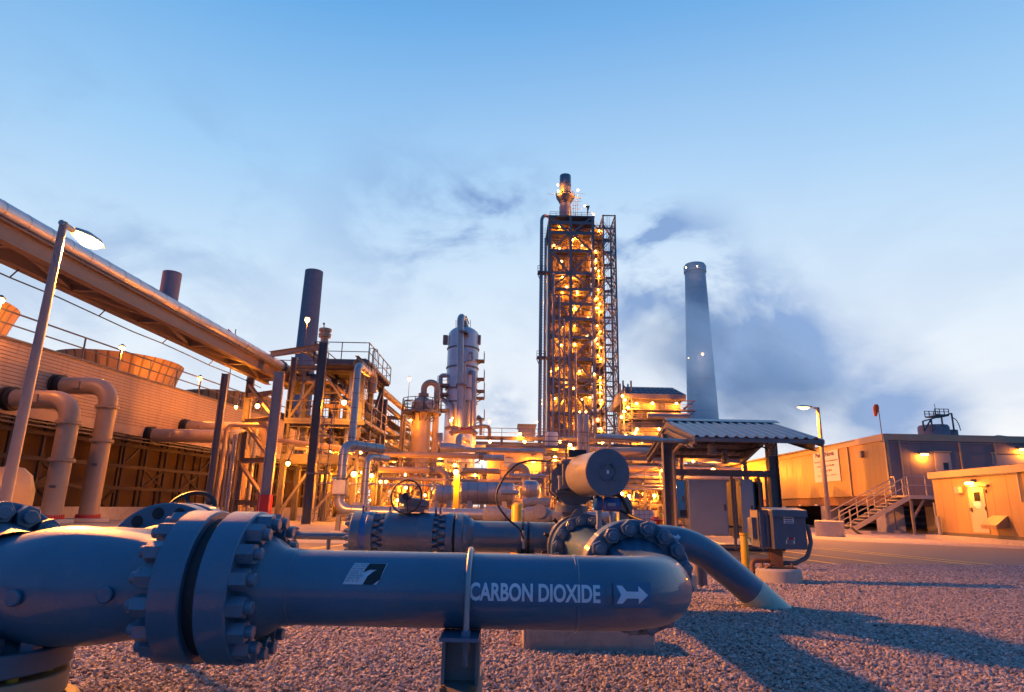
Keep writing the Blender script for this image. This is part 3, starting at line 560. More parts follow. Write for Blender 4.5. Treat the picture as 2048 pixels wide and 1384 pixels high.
flange(bp_, (-2.39,Y2,.66), X1, .10, .035, .075, 8, '-', .028, .022, .01, bore=.04)
# buried riser on the right
br = thing('buried_pipe', 'blue grey pipe with a white arrow curving down into the gravel', 'pipe', (3.0, 7.5, 0))
e1 = V((1.98, 7.1, Z2)); dv = (V((2.70, 7.28, .145)) - V((1.98, 7.1, Z2)))
q0 = V((2.02,7.1,Z2)); q1 = V((2.63,7.24,.185)); q2 = q1 + (q1-q0).normalized()*.75
mid = fillet([(.80,7.1,.69), (1.98,7.1,.69), q1, q2], .9, 16)
cut = next(i for i, q in enumerate(mid) if (q-q1).length < 1e-6 or q.x > 2.6)
mb = MB(); mb.tube(mid[:cut]+[q1], RB_, 44, False); mb.build('pipe', paint, br)
mb = MB(); mb.tube([q1, q2], RB_+.001, 44); mb.build('bare_sleeve', mat('pale_green_coating', (.42,.52,.42), .5, 0, .15, 8, .05, 60, dirt=(.2,.18,.13)), br)
mb = MB(); mb.lathe([(-.008,RB_),(-.003,RB_+.003),(.003,RB_+.003),(.008,RB_)], (1.56,7.1,.69), X1, 40, cap=False); mb.build('weld_seam', paint, br)
lb = wrap(rect(1.66, 1.86, -.005, .085), band_m, 'flow_arrow_label', br, 7.1, .69, RB_, .003)
wrap([[(1.70+.12*x, .012+.062*y) for x, y in ARROW]], white_m, 'arrow', lb, 7.1, .69, RB_, .006)
# ---------------------------------------------------------------- lamps
bulb_m = bulb('sodium_glow', 950.0)
bulb_far = bulb('sodium_glow_far', 400.0)
street_m = bulb('street_lamp_glow', 12500.0, (1.0, .32, .045), (26.0, 14.0, 4.2))
def lamp_part(parent, c, r=.12, mt=None, hood=True, name='lamp', post=None):
    c = V(c); h = MB()
    h.lathe([(r*.75, r*1.25), (r*1.15, r*.75), (r*1.6, r*.35), (r*1.6, 0)], c, Z1, 10)
    if post: h.bar(c+V((0,0,r*1.3)), V(post), .05)
    o = h.build(name, steel_dk, parent); b = MB(); b.ball(c, r, 8, 6, (1,1,.9)); b.build('bulb', mt or bulb_m, o); lamplight(o, c-V((0,.02,r*1.25)), mt or bulb_m, PI*r*r, r*.3); return o
def street_lamp(base, top, arm, label, rad=.09, ped=None, r2=.06, S_=None, aim=None):
    t = thing('street_lamp', label, 'street lamp', base, 'street lamps'); base, top, arm = V(base), V(top), V(arm)
    mb = MB(); mb.tube([base, top], [rad, r2], 18); mb.build('pole', mat('lamp_pole_paint', (.20,.18,.18), .45, .2, .12, 2, .04, 40, dirt=(.14,.10,.08), dirt_amt=.3) if 'lamp_pole_paint' not in MATS else MATS['lamp_pole_paint'], t)
    d = arm.normalized(); side = V((-d.y, d.x, 0)); c0 = top+V((0,0,-.03)); mb = MB()
    mb.tube([c0-d*.06, c0+d*.22], .045, 10); c1 = c0+d*.2; L = arm.length-.2
    prof = [(0,.05,.05),(.12,.10,.08),(.35,.16,.115),(.7,.165,.11),(.95,.10,.07),(1,.03,.03)]
    vs = []
    for f, w, h in prof:
        for k in range(12): g = PI*k/11; vs.append(c1+d*(f*L)+side*(w*math.cos(g))+V((0,0,h*math.sin(g))))
    fs = [(i*12+k, i*12+k+1, i*12+13+k, i*12+12+k) for i in range(len(prof)-1) for k in range(11)]
    mb.add(vs, fs); hd = mb.build('lamp_head', galv, t)
    lens = MB(); vs = []; prof2 = [(.24,.06,0),(.36,.14,-.07),(.6,.16,-.115),(.82,.13,-.07),(.94,.05,0)]
    for f, w, h in prof2:
        for k in range(9): g = PI*k/8; vs.append(c1+d*(f*L)+side*(w*math.cos(g))+V((0,0,.01+h*math.sin(g))))
    fs = [(i*9+k, i*9+k+1, i*9+10+k, i*9+9+k) for i in range(len(prof2)-1) for k in range(8)]
    lens.add(vs, fs); lens.build('lamp_lens', S_ or street_m, hd); lamplight(hd, c1+d*(.6*L)-V((0,0,.145)), S_ or street_m, .11, .24, 166)
    if ped: mb = MB(); mb.lathe([(0,ped[0]),(ped[1]-.03,ped[0]),(ped[1],ped[0]-.03)], V((base.x, base.y, 0)), Z1, 28); mb.build('footing', conc2, t)
    mb = MB(); mb.box(base+V((0,0,.02)), (rad*4, rad*4, .04)); mb.build('base_plate', galv, t); return t
street_lamp((-7.09, 9.2, .0), (-7.09, 9.2, 5.20), (0.02, .92, -.03), 'tall tapering street lamp with glowing head rising behind the left pipe tee', .085, None, .055)
# ---------------------------------------------------------------- cooling tower, in its own frame along the wall
CU, CN = V((.1032, .9947, 0)), V((.9947, -.1032, 0)); CO = V((-19.3, 28.5, 0))
def ct(s, off, z): return CO + CU*s - CN*off + V((0, 0, z))
RC = Matrix((CU, -CN, Z1)).transposed()
def ctbox(mb, s0, s1, o0, o1, z0, z1): return mb.box(ct((s0+s1)/2, (o0+o1)/2, (z0+z1)/2), (s1-s0, o1-o0, z1-z0), RC)
cw = thing('cooling_tower', 'long cooling tower with ribbed siding over an open braced base on the left', 'cooling tower', ct(8, 4, 0))
S0, S1 = -16, 40
mb = MB(); ctbox(mb, S0, S1, 0, .35, 0, .62); ctbox(mb, S0, S1, 0, 16, -.2, .02); mb.build('basin_wall', conc2, cw)
sid = striped('ribbed_siding', (.43,.30,.215), (.12,.075,.05), .155, 2, .22, .55, 0, .7, .1, False, (.17,.10,.065), .55)
mb = MB(); ctbox(mb, S0, S1, 1.3, 15, 4.72, 7.34); mb.build('siding', sid, cw)
mb = MB(); ctbox(mb, S0, S1, 1.24, 15.0, 4.30, 4.72); mb.build('skirt', mat('siding_trim', (.44,.31,.22), .55, 0, .08, 1.5), cw)
mb = MB(); ctbox(mb, S0, S1, 1.22, 1.32, 7.34, 7.42); mb.build('coping', steel, cw)
mb = MB(); ctbox(mb, S0, S1, 4.0, 4.15, .02, 4.3); mb.build('drift_wall', mat('fill_brown', (.11,.066,.034), .8, 0, .2, .5), cw)
wood = mat('treated_timber', (.05,.034,.024), .8, 0, .25, 3, .15, 40)
for k, s in enumerate([S0+1.75*i for i in range(32)]):
    mb = MB(); ctbox(mb, s-.06, s+.06, 1.35, 1.47, .02, 4.3); ctbox(mb, s-.06, s+.06, 2.9, 3.02, .02, 4.3); mb.build('post', wood, cw)
for z in (1.55, 2.65, 3.75): mb = MB(); ctbox(mb, S0, S1, 1.28, 1.35, z-.09, z+.09); mb.build('beam', wood, cw)
for k in range(0, 31, 1):
    s = S0+1.75*k
    if k % 3 == 2: continue
    mb = MB(); o = 1.42 if k % 2 else 2.95
    z0, z1 = ((.1, 1.5), (1.6, 2.6))[k % 2]
    mb.bar(ct(s, o, z0), ct(s+1.75, o, z1), .09); mb.bar(ct(s, o, z1), ct(s+1.75, o, z0), .09); 
    if k % 4 == 0: mb.bar(ct(s, 1.42, 2.7), ct(s+1.75, 1.42, 4.2), .1)
    mb.build('brace', wood, cw)
for z in (3.95, 4.12): mb = MB(); ctbox(mb, S0, S1, .95, 1.15, z, z+.07); mb.build('header', steel_dk, cw)
mb = MB(); mb.rail([ct(S0, 1.45, 7.42), ct(S1, 1.45, 7.42)], 1.1, .03, 2.4, False); mb.build('railing', steel_dk, cw)
def stave_mat(k, c):
    m = mat('fan_stack_panels', (.38,.22,.09), .5, 0, .2, .8, dirt=(.12,.07,.04), dirt_amt=.5, stretch=(1.5,1.5,.2)); nt = m.node_tree; N = nt.nodes.new; L = nt.links.new; b = nt.nodes['Principled BSDF']
    tc = N('ShaderNodeTexCoord'); mp = N('ShaderNodeMapping'); mp.inputs['Location'].default_value = -c; L(tc.outputs['Object'], mp.inputs[0])
    g = N('ShaderNodeTexGradient'); g.gradient_type = 'RADIAL'; L(mp.outputs[0], g.inputs[0])
    u = N('ShaderNodeMath'); u.operation = 'MULTIPLY'; L(g.outputs['Fac'], u.inputs[0]); u.inputs[1].default_value = 36; f = N('ShaderNodeMath'); f.operation = 'FRACT'; L(u.outputs[0], f.inputs[0])
    r = N('ShaderNodeValToRGB'); e = r.color_ramp.elements; e[0].position = .12; e[0].color = (0,0,0,1); e[1].position = .30; e[1].color = (1,1,1,1); L(f.outputs[0], r.inputs[0])
    src = b.inputs['Base Color'].links[0].from_socket; mx = N('ShaderNodeMix'); mx.data_type = 'RGBA'; L(r.outputs[0], mx.inputs[0]); mx.inputs[6].default_value = (.15,.085,.04,1); L(src, mx.inputs[7]); L(mx.outputs[2], b.inputs['Base Color']); return m
for k in (-1, 0, 1, 2):
    c = V((-27.1, 42.9, 0)) + CU*(14*k); mb = MB(); N_ = 96; vs, fs = [], []
    for h, r in ((7.3,3.30),(7.9,3.33),(8.6,3.45),(9.3,3.64),(10.0,3.86),(10.12,3.95),(10.16,3.95),(10.16,3.75),(9.0,3.45),(7.3,3.2)):
        for j in range(N_):
            q = r+(.05 if (j % 4 == 0 and h < 10.1) else 0); vs.append(c+V((q*math.cos(2*PI*j/N_), q*math.sin(2*PI*j/N_), h)))
    for i in range(9):
        for j in range(N_): fs.append((i*N_+j, i*N_+(j+1)%N_, (i+1)*N_+(j+1)%N_, (i+1)*N_+j))
    mb.add(vs, fs); mb.build('fan_stack', stave_mat(k, c-V(cw['_o'])), cw, 20)
for s, z, o in ((7.6, 7.42, 2.6), (23.0, 7.42, 2.6), (-2.5, 7.42, 3.6)):
    pass
def pole_lamp(base, h, label, r=.14, mt=None, grp='pole lamps on the plant'):
    t = thing('pole_lamp', label, 'lamp', base, grp); b = V(base); mb = MB(); mb.tube([b, b+V((0,0,h))], .035, 8); mb.build('pole', steel, t)
    lamp_part(t, b+V((.0,-.05,h)), r, mt); return t
roof_glow = bulb('roof_lamp_glow', 1700.0)
for px, py, off, zb, lab in ((245, 697, 1.9, 7.42, 'pole lamp on the cooling tower roof before the big middle fan stack'), (401, 757, 1.9, 7.42, 'pole lamp on the cooling tower roof before the far fan stack')):
    p = RP(px, py, CO-CN*off, CN); pole_lamp((p.x, p.y, zb), p.z-zb, lab, .14, roof_glow)
p = P(3, 602, 24.0); pole_lamp((p.x, p.y, 7.42), p.z-7.42, 'pole lamp on the cooling tower roof before the nearest fan stack', .14, roof_glow)
# two goose neck risers in front of the cooling tower, two stubs further on
def ring(t, c, ax, r, th, mt=beige, nb=28, name='flange_ring', br=.022):
    ax = V(ax).normalized(); mb = MB(); mb.lathe([(-th/2, r-.02), (-th/2, r+.10), (th/2, r+.10), (th/2, r-.02)], c, ax, 40, False)
    u, w = frame(ax)
    for k in range(nb): g = 2*PI*k/nb; q = V(c)+(u*math.cos(g)+w*math.sin(g))*(r+.055); mb.tube([q-ax*(th/2+.05), q+ax*(th/2+.05)], br, 6)
    return mb.build(name, mt, t)
def goose(Y, xv, zt, label, r=.38):
    t = thing('riser_pipe', label, 'pipe', (xv, Y, 0), 'riser pipes at the cooling tower'); xw = ct((Y-28.5)/.9947, 1.3, 0).x
    mb = MB(); mb.pipe([(xv,Y,.1), (xv,Y,zt), (xw,Y,zt)], r, .80, 36, 12); mb.build('pipe', beige, t)
    ring(t, (xv,Y,zt-.95), Z1, r, .08); ring(t, (xv,Y,zt-2.45), Z1, r, .08); ring(t, (xv,Y,.24), Z1, r, .09, red_m, name='red_flange')
    mb = MB(); mb.lathe([(0,r+.02),(.02,r+.12),(.14,r+.12),(.16,r+.04),(.24,r+.04),(.26,r+.12),(.38,r+.12),(.4,r)], (xw-.05,Y,zt), X1, 36); mb.build('rubber_joint', black_m, t)
    mb = MB(); mb.box((xv-1.35,Y-r*.95,zt), (.32,.16,.34)); mb.build('junction_box', beige, t)
    mb = MB(); mb.bar((xv+.25,Y-r-.02,zt-3.5), (xv+.05,Y-r-.1,zt-3.5), .10); mb.build('tap_valve', steel_dk, t)
    mb = MB(); mb.lathe([(0,.8),(.14,.8),(.15,.78)], (xv,Y,0.02), Z1, 28); mb.build('footing', conc2, t)
goose(26.0, -18.1, 4.92, 'nearer beige goose neck riser pipe entering the cooling tower siding')
goose(28.3, -18.1, 5.92, 'farther and taller beige goose neck riser pipe entering the cooling tower siding')
def stub(px, py, Y, label, r, x1):
    t = thing('inlet_pipe', label, 'pipe', P(px, py, Y), 'inlet pipes at the cooling tower'); p = P(px, py, Y); xw = ct((Y-28.5)/.9947, 1.3, 0).x
    mb = MB(); mb.pipe([(xw,Y,p.z), (x1,Y,p.z), (x1,Y,.1)], r, .9, 30, 8); mb.build('pipe', beige, t)
    mb = MB(); mb.lathe([(0,r+.1),(.12,r+.1),(.14,r+.03),(.22,r+.03),(.24,r+.1),(.36,r+.1),(.38,r)], (xw-.03,Y,p.z), X1, 30); mb.build('rubber_joint', black_m, t)
    mb = MB(); mb.box((xw+1.3,Y-r,p.z), (.25,.12,.25)); mb.build('junction_box', beige, t)
stub(395, 872, 35, 'lower beige inlet pipe entering the cooling tower behind the dark column', .36, -14.6)
stub(420, 855, 38, 'upper beige inlet pipe entering the cooling tower behind the dark column', .36, -14.4)
tk = thing('chemical_tank', 'small beige tank with chamfered shoulders at the far left edge', 'tank', (-13.55, 17.6, 0))
mb = MB(); mb.lathe([(0,.62),(1.15,.62),(1.55,.50),(1.75,.28),(1.78,.0)], (-13.55, 17.6, .02), Z1, 8); mb.build('shell', mat('tank_beige', (.19,.135,.09), .5, 0, .1, 2), tk)
# ---------------------------------------------------------------- overhead duct on its twin girder bridge
dx = lambda Y: -14.3+1.05*(Y-10)/26.5
db = thing('pipe_bridge', 'heavy twin girder pipe bridge crossing overhead at upper left', 'pipe bridge', (-14.3, 20, 0))
gm = mat('girder_paint', (.20,.14,.11), .55, 0, .22, .8, .06, 40, dirt=(.16,.09,.06), dirt_amt=.55)
for o in (.25, -.95):
    mb = MB(); mb.ibeam((dx(7)+o,7,7.92), (dx(36.5)+o,36.5,7.92), .55, .32, .03, face=(0,0,1)); mb.build('girder', gm, db)
for k in range(8):
    Y = 9+3.7*k; mb = MB(); mb.ibeam((dx(Y)+.2,Y,7.82), (dx(Y)-.9,Y,7.82), .25, .18, .02, face=(0,0,1)); mb.build('cross_beam', gm, db)
    if k < 7: mb = MB(); a, b = ((.2,-.9),(-.9,.2))[k % 2]; mb.bar((dx(Y)+a,Y,7.75), (dx(Y+3.7)+b,Y+3.7,7.75), .11, .09); mb.build('diagonal', gm, db)
    if k < 8:
        mb = MB(); mb.prism([(-.28,0),(.28,0),(.1,-.16),(-.1,-.16)], (dx(Y)-.35,Y+.4,8.2), Y1, Z1, .05); mb.bb(dx(Y)-.4,dx(Y)+.35,Y-.06,Y+.06,8.19,8.26); mb.build('pipe_saddle', gm, db)
for o in (-.45, -.62, -.78): mb = MB(); mb.tube([(dx(7)+o,7,8.26),(dx(36)+o,36,8.26)], .05, 8); mb.build('conduit', steel, db)
mb = MB(); pts = [(dx(Y)-1.15,Y,7.40+.03*math.sin(Y)) for Y in range(8,37,2)]; mb.tube(pts, .022, 6)
for Y in range(10,36,4): mb.bar((dx(Y)-1.15,Y,7.4), (dx(Y)-.95,Y,7.64), .03)
mb.build('hung_cable', black_m, db)
dp = thing('insulated_pipe', 'large silver clad insulated pipe lying along the overhead bridge', 'pipe', (-14.2, 20, 8.3))
mb = MB(); mb.tube([(dx(6)+.12,6,8.52), (dx(35.6)+.12,35.6,8.52)], .27, 40); mb.build('cladding', clad, dp)
for k in range(34): Y = 7.2+.85*k; mb = MB(); mb.lathe([(-.02,.27),(-.016,.276),(.016,.276),(.02,.27)], (dx(Y)+.12,Y,8.52), Y1, 40, False); mb.build('band', cladp, dp)
mb = MB(); mb.pipe([(dx(35.6)+.12,35.5,8.52), (dx(36.8)+.12,37.2,8.52), (dx(36.8)+1.4,38.6,8.4)], .29, .8, 24); mb.build('elbow', steel, dp)
mb = MB(); mb.lathe([(-.12,.27),(-.12,.36),(.12,.36),(.12,.27)], (dx(35)+.12,35.5,8.52), Y1, 30, False); mb.build('flange_ring', steel, dp)
# ---------------------------------------------------------------- steel frames
def frame_of(t, xs, ys, ztop, levels, cw_=.26, bw=.24, mt=steel, brace=(), bm=None):
    for x in xs:
        for y in ys: mb = MB(); mb.ibeam((x,y,.02), (x,y,ztop), cw_, cw_, .022, face=(1,0,0)); mb.build('column', mt, t)
    for z in levels:
        for y in ys: mb = MB(); mb.ibeam((xs[0],y,z), (xs[-1],y,z), bw, bw*.6, .02, face=(0,0,1)); mb.build('beam', bm or mt, t)
        for x in xs: mb = MB(); mb.ibeam((x,ys[0],z-.01), (x,ys[-1],z-.01), bw, bw*.6, .02, face=(0,0,1)); mb.build('beam', bm or mt, t)
    for a, b in brace: mb = MB(); mb.bar(a, b, .16, .12); mb.build('brace', mt, t)
def deck(t, x0, x1, y0, y1, z, rails='nsew', mt=None):
    mb = MB(); mb.bb(x0, x1, y0, y1, z, z+.05)
    for k in range(int((y1-y0)/.9)+1): y = y0+.02+k*.9; mb.bb(x0, x1, y, y+.05, z-.14, z-.002)
    mb.build('deck', mt or steel, t); q = MB()
    e = {'s': [(x0,y0),(x1,y0)], 'n': [(x0,y1),(x1,y1)], 'w': [(x0,y0),(x0,y1)], 'e': [(x1,y0),(x1,y1)]}
    for k in rails: q.rail([(x, y, z+.05) for x, y in e[k]], 1.07, .022, 1.3)
    if rails: q.build('railing', steel, t)
# support bents of the bridge
for (px, py, Y, zt, label, w, red) in ((412,1040,33.2,7.6,'dark slender column under the pipe bridge beside the cooling tower',.34,0), (527,1030,32.6,7.65,'stout grey column with a red painted foot under the pipe bridge',.50,1), (468,1030,34.6,7.7,'grey column behind the vertical conduits under the pipe bridge',.38,0)):
    x = P(px, py, Y).x; t = thing('support_column', label, 'column', (x, Y, 0), 'columns under the pipe bridge')
    mb = MB(); mb.ibeam((x,Y,.3), (x,Y,zt), w, w, .03, face=(1,.25,0)); mb.build('shaft', mat('pale_column_paint', (.38,.32,.30), .5, 0, .15, 1, dirt=(.14,.09,.06)) if red else steel, t)
    if red: mb = MB(); mb.bb(x-w*.54,x+w*.54,Y-w*.54,Y+w*.54,.25,1.35); mb.build('red_foot', red_m, t)
    mb = MB(); mb.bb(x-.4,x+.4,Y-.4,Y+.4,0.0,.3); mb.build('footing', conc2, t)
bx = thing('braced_bent', 'cross beams and diagonals tying the columns under the pipe bridge', 'steel frame', (-13.5, 34, 0))
xa, xb = P(468,1030,34.6).x, P(527,1030,32.6).x
for z in (.95, 3.1, 5.2, 6.6): mb = MB(); mb.ibeam((xa+.05,34.4,z), (xb-.05,32.8,z), .26, .2, .02, face=(0,0,1)); mb.build('beam', gm, bx)
for z0, z1 in ((1.1,3.0),(3.2,5.1),(5.3,7.2)): mb = MB(); mb.bar((xb-.1,32.8,z0), (xa+.1,34.3,z1), .2, .14); mb.build('brace', gm, bx)
# bundle of white conduits beside the columns
for k, (px, Y) in enumerate(((436,33.9),(444,33.9),(452,33.9),(457,33.9))):
    x = P(px, 1000, Y).x; cable([(x,Y,.03),(x,Y,4.55),(x+.5,Y+.3,4.75)], .065, ('outer','second','third','inner')[k]+' white clad riser of the bundle beside the bridge columns', cladp, 'pipe', 'riser_conduit', 10, 'white risers beside the bridge columns', .25)
for k, (px, Y) in enumerate(((486,35.2),(497,35.2))):
    x = P(px, 1000, Y).x; cable([(x,Y,.03),(x,Y,4.9)], .10, ('left','right')[k]+' pale riser standing behind the bridge column brace', cladp, 'pipe', 'riser_conduit', 12, 'white risers beside the bridge columns')
x = P(428,1030,33.5).x; cable([(x,33.5,.03),(x+.1,33.5,4.9),(x+2.2,33.6,4.95),(x+2.4,33.6,4.2),(x+6,34.4,3.9)], .13, 'bent beige pipe over the conduit bundle beside the dark column', beige, 'pipe', 'bent_pipe', 14, None, .35)
# the tall dark column with its caged ladder
x = P(613,1040,31.5).x
t = thing('ladder_column', 'tall dark steel column with a caged ladder up to the service platform', 'column', (x, 31.5, 0))
mb = MB(); mb.ibeam((x,31.5,.02), (x,31.5,9.0), .42, .40, .03, face=(1,.2,0)); mb.build('shaft', steel_dk, t)
mb = MB(); mb.ladder((x+.62,31.3,.2), (x+.62,31.3,5.2), (1,0,0), .42, (0,-1,0)); mb.build('caged_ladder', steel, t)
mb = MB(); mb.bb(x-.1,x+1.1,30.9,31.2,2.35,2.42); mb.build('gate_bar', steel, t)
# service tower: three levels of platform
sv = thing('service_tower', 'open steel service tower with railed platforms left of centre', 'steel frame', (-11, 36, 0))
xs, ys = (-12.3, -10.6, -8.4), (35.0, 37.5, 40.5)
frame_of(sv, xs, ys, 9.0, (3.2, 5.2, 8.4), .30, .28, steel, brace=[((-12.3,34.9,.3),(-10.6,34.9,3.1)), ((-10.6,34.9,.3),(-8.4,34.9,3.0)), ((-8.4,34.9,3.3),(-10.6,34.9,5.1)), ((-8.4,34.9,.4),(-8.4,40.5,3.1)), ((-8.4,37.5,5.3),(-8.4,40.5,8.2)), ((-12.3,34.9,5.4),(-10.6,34.9,8.2)), ((-10.6,34.9,8.2),(-8.4,34.9,5.4))])
deck(sv, -12.4, -8.0, 34.7, 40.4, 5.35, 'se'); deck(sv, -10.9, -7.9, 34.0, 40.6, 8.55, 'nsew'); deck(sv, -14.2, -11.2, 36.4, 41, 8.0, 'nsew'); deck(sv, -12.4, -8.2, 34.8, 40.4, 3.4, 'se')
mb = MB(); mb.ibeam((-13.4,34.2,8.95), (-9.6,32.0,8.95), .30, .22, .02, face=(0,0,1)); mb.ibeam((-11,33.0,8.95), (-11,40.5,8.95), .3, .2, .02, face=(0,0,1)); mb.ibeam((-8.3,33.0,8.55), (-8.3,40.5,8.55), .3, .2, .02, face=(0,0,1)); mb.build('top_beams', steel, sv)
mb = MB(); mb.ladder((-8.0,34.5,5.4), (-8.0,34.5,8.6), (0,1,0), .45, (1,0,0)); mb.build('caged_ladder', steel, sv)
random.seed(11)
for k in range(9):
    x, y = random.uniform(-12,-8.8), random.uniform(35.4,40); mb = MB(); z0 = random.choice((3.45,5.4)); h = random.uniform(1.0,2.3); r = random.uniform(.12,.32)
    mb.lathe([(0,r),(h,r),(h+r*.4,r*.7),(h+r*.5,.0)], (x,y,z0), Z1, 16); mb.build('vessel', random.choice((beige,cladp,steel)), sv)
for k in range(16):
    y = random.uniform(34.9,40); z = random.choice((3.9,4.6,5.8,6.4,7.2,7.7)); mb = MB(); x0 = random.uniform(-12.3,-10.8); mb.pipe([(x0,y,z),(random.uniform(-10.5,-8.2),y,z),(random.uniform(-10.5,-8.2),y+.1,z+random.choice((-1.2,1.0)))], random.uniform(.05,.14), None, 10); mb.build('pipe_run', random.choice((beige,cladp,steel)), sv)
for k in range(14):
    x = random.uniform(-12.2,-8.5); y = random.uniform(35,40); mb = MB(); mb.tube([(x,y,random.choice((.02,3.4))),(x,y,random.choice((5.3,8.4)))], random.uniform(.04,.11), 8); mb.build('riser', random.choice((beige,cladp,steel)), sv)
for px, py, Y, r in ((515,812,33.4,.13),(688,805,33.2,.14),(576,927,33.3,.12),(708,948,33.0,.15),(724,945,39,.10),(743,951,36,.12),(761,963,40,.1),(472,814,37,.10),(620,884,38,.10),(660,905,37,.11),(590,855,39,.1),(545,880,38,.1)):
    lamp_part(sv, P(px, py, Y), r, post=P(px, py, Y)+V((0,.6,.9)))
vp = P(650,668,35.5); rv_ = thing('relief_vent', 'ribbed relief vent on top of the service tower platform', 'vent', vp)
mb = MB(); mb.lathe([(-1.2,.22),(-.25,.22),(-.2,.34),(-.05,.36),(0,.36),(.02,.28),(.12,.28),(.14,.36),(.30,.36),(.34,.22),(.40,.0)], vp, Z1, 24); mb.build('body', beige, rv_)
mb = MB(); mb.tube([vp+V((-.1,0,.3)), vp+V((-.1,0,.55))], .03, 8); mb.ball(vp+V((-.12,0,.62)), .07, 10, 6); mb.build('gauge', rust, rv_)
wp = P(470,660,38); ws = thing('windsock', 'small orange windsock on a thin pole above the pipe bridge', 'windsock', (wp.x, 38, 7))
mb = MB(); mb.tube([wp-V((.25,0,.1)), wp+V((-.55,-.1,-.45))], [.22,.12], 12, False); mb.build('sock', orange_m, ws)
mb = MB(); mb.tube([(wp.x+.05,38,7.3), wp+V((.05,0,.05))], .03, 6); mb.build('pole', steel, ws)
# ---------------------------------------------------------------- long pipe rack running away from the service tower
def pipe_thing(pts, r, label, m=None, name='pipe_run', b=None, n=18, group=None, bands=0, flanges=()):
    pts = [V(p) for p in pts]; p0 = min(pts, key=lambda q: q.z); t = thing(name, label, 'pipe', p0, group)
    mb = MB(); mb.pipe(pts, r, b, n, 8); mb.build('pipe', m or beige, t)
    if bands:
        q = MB()
        for a, c in zip(pts, pts[1:]):
            L = (c-a).length; k = int(L/bands); d = c-a
            for i in range(1, k): q.lathe([(-.012, r), (-.010, r+.008), (.010, r+.008), (.012, r)], a.lerp(c, i/k), d, n, False)
        if q.v: q.build('bands', steel, t)
    for i, f in flanges:
        a, c = pts[i], pts[i+1]; q = a.lerp(c, f); mb = MB(); ax = (c-a).normalized()
        for s in (-.05, .05): mb.lathe([(-.035, r), (-.035, r*1.55), (.035, r*1.55), (.035, r)], q+ax*s, ax, 24, False)
        mb.build('flange', steel, t)
    return t
lr = thing('pipe_rack', 'long steel pipe rack running away behind the service tower', 'pipe rack', (-9.9, 60, 0))
for k in range(9):
    Y = 43+8*k
    for x in (-11.2, -8.6): mb = MB(); mb.ibeam((x,Y,.02), (x,Y,8.0), .3, .3, .025, face=(1,0,0)); mb.build('column', steel, lr)
    for z in (4.6, 6.2, 7.8): mb = MB(); mb.ibeam((-11.2,Y,z), (-8.6,Y,z), .3, .2, .02, face=(0,0,1)); mb.build('beam', steel, lr)
    if k < 8:
        for x in (-11.2, -8.6):
            for z in (5.0, 7.6): mb = MB(); mb.ibeam((x,Y+.16,z), (x,Y+7.84,z), .28, .2, .02, face=(0,0,1)); mb.build('beam', steel, lr)
            if k % 2 == 0: mb = MB(); mb.bar((x,Y+.2,.5), (x,Y+7.8,4.6), .14); mb.build('brace', steel, lr)
deck(lr, -11.1, -10.2, 43, 107, 7.95, 'w')
random.seed(5)
rr = ['thick beige pipe', 'thin silver pipe', 'silver clad pipe', 'brown steel pipe', 'pale pipe']
for k, (x, z, r, m) in enumerate(((-10.8,4.95,.18,beige),(-10.3,4.92,.13,cladp),(-9.8,5.0,.2,cladp),(-9.2,4.93,.15,steel),(-10.8,6.55,.16,cladp),(-10.2,6.52,.14,steel),(-9.5,6.6,.2,beige))):
    mb = MB(); mb.tube([(x,42,z),(x,108,z)], r, 12); mb.build('pipe_run', m, lr)
for px, py, Y, r in ((790,925,60,.15),(812,948,70,.2),(828,946,70,.18),(735,828,52,.16),(760,902,58,.16),(800,968,46,.10)): lamp_part(lr, P(px,py,Y), r)
pipe_thing([P(722,745,41), (-9.0,60,8.9), (-9.0,90,8.9)], .24, 'long orange lit pipe slanting away above the rack to the round platform', beige, n=20)
pipe_thing([P(716,727,33.2)-V((0,0,.0)), P(716,727,33.2)+V((.15,3.2,.05)), P(716,727,33.2)+V((.15,3.2,-1.0))], .27, 'short stub pipe turning back from the top of the silver riser', beige, b=.45)
x = P(702,900,22.5).x
pipe_thing([P(702,905,22.5), (x,22.5,5.9), (x+.06,24.0,5.9)], .135, 'tallest silver clad riser in front of the service tower', cladp, b=.3, bands=.5, name='silver_riser')
a = P(689,888,22.2)
pipe_thing([a+V((1.1,1.2,-.05)), a+V((.0,.0,.0)), (a.x,22.2,.82), (a.x+.9,22.2,.80)], .165, 'thick silver clad pipe stepping down to a valve box beside the ladder', cladp, b=.33, bands=.35, name='silver_riser')
vb = P(681,974,22.2); t = thing('valve_box', 'insulated valve box on the stepped silver pipe', 'valve', vb); mb = MB(); mb.box(vb+V((0,0,0)), (.42,.42,.46)); mb.build('jacket', cladp, t); mb = MB(); mb.lathe([(0,.24),(.05,.24)], vb+V((0,0,-.3)), Z1, 20); mb.lathe([(0,.24),(.05,.24)], vb+V((0,0,.26)), Z1, 20); mb.build('flange', steel, t)
a = P(735,912,22.8)
pipe_thing([a+V((.55,.9,-.02)), a, (a.x,22.8,.9)], .125, 'shorter silver clad riser left of the black hand wheel', cladp, b=.26, bands=.4, name='silver_riser')
for px, Y, z, lab in ((675,21.9,.62,'square steel prop on a concrete pad under the stepped silver pipe'),(700,22.6,.55,'thin steel prop on a concrete pad under the shorter silver riser')):
    x = P(px,1060,Y).x; t = thing('pipe_prop', lab, 'pipe support', (x,Y,0), 'props under the silver pipes'); mb = MB(); mb.bb(x-.07,x+.07,Y-.07,Y+.07,.12,z); mb.build('post', steel, t); mb = MB(); mb.bb(x-.2,x+.2,Y-.2,Y+.2,0,.13); mb.build('pad', conc2, t)
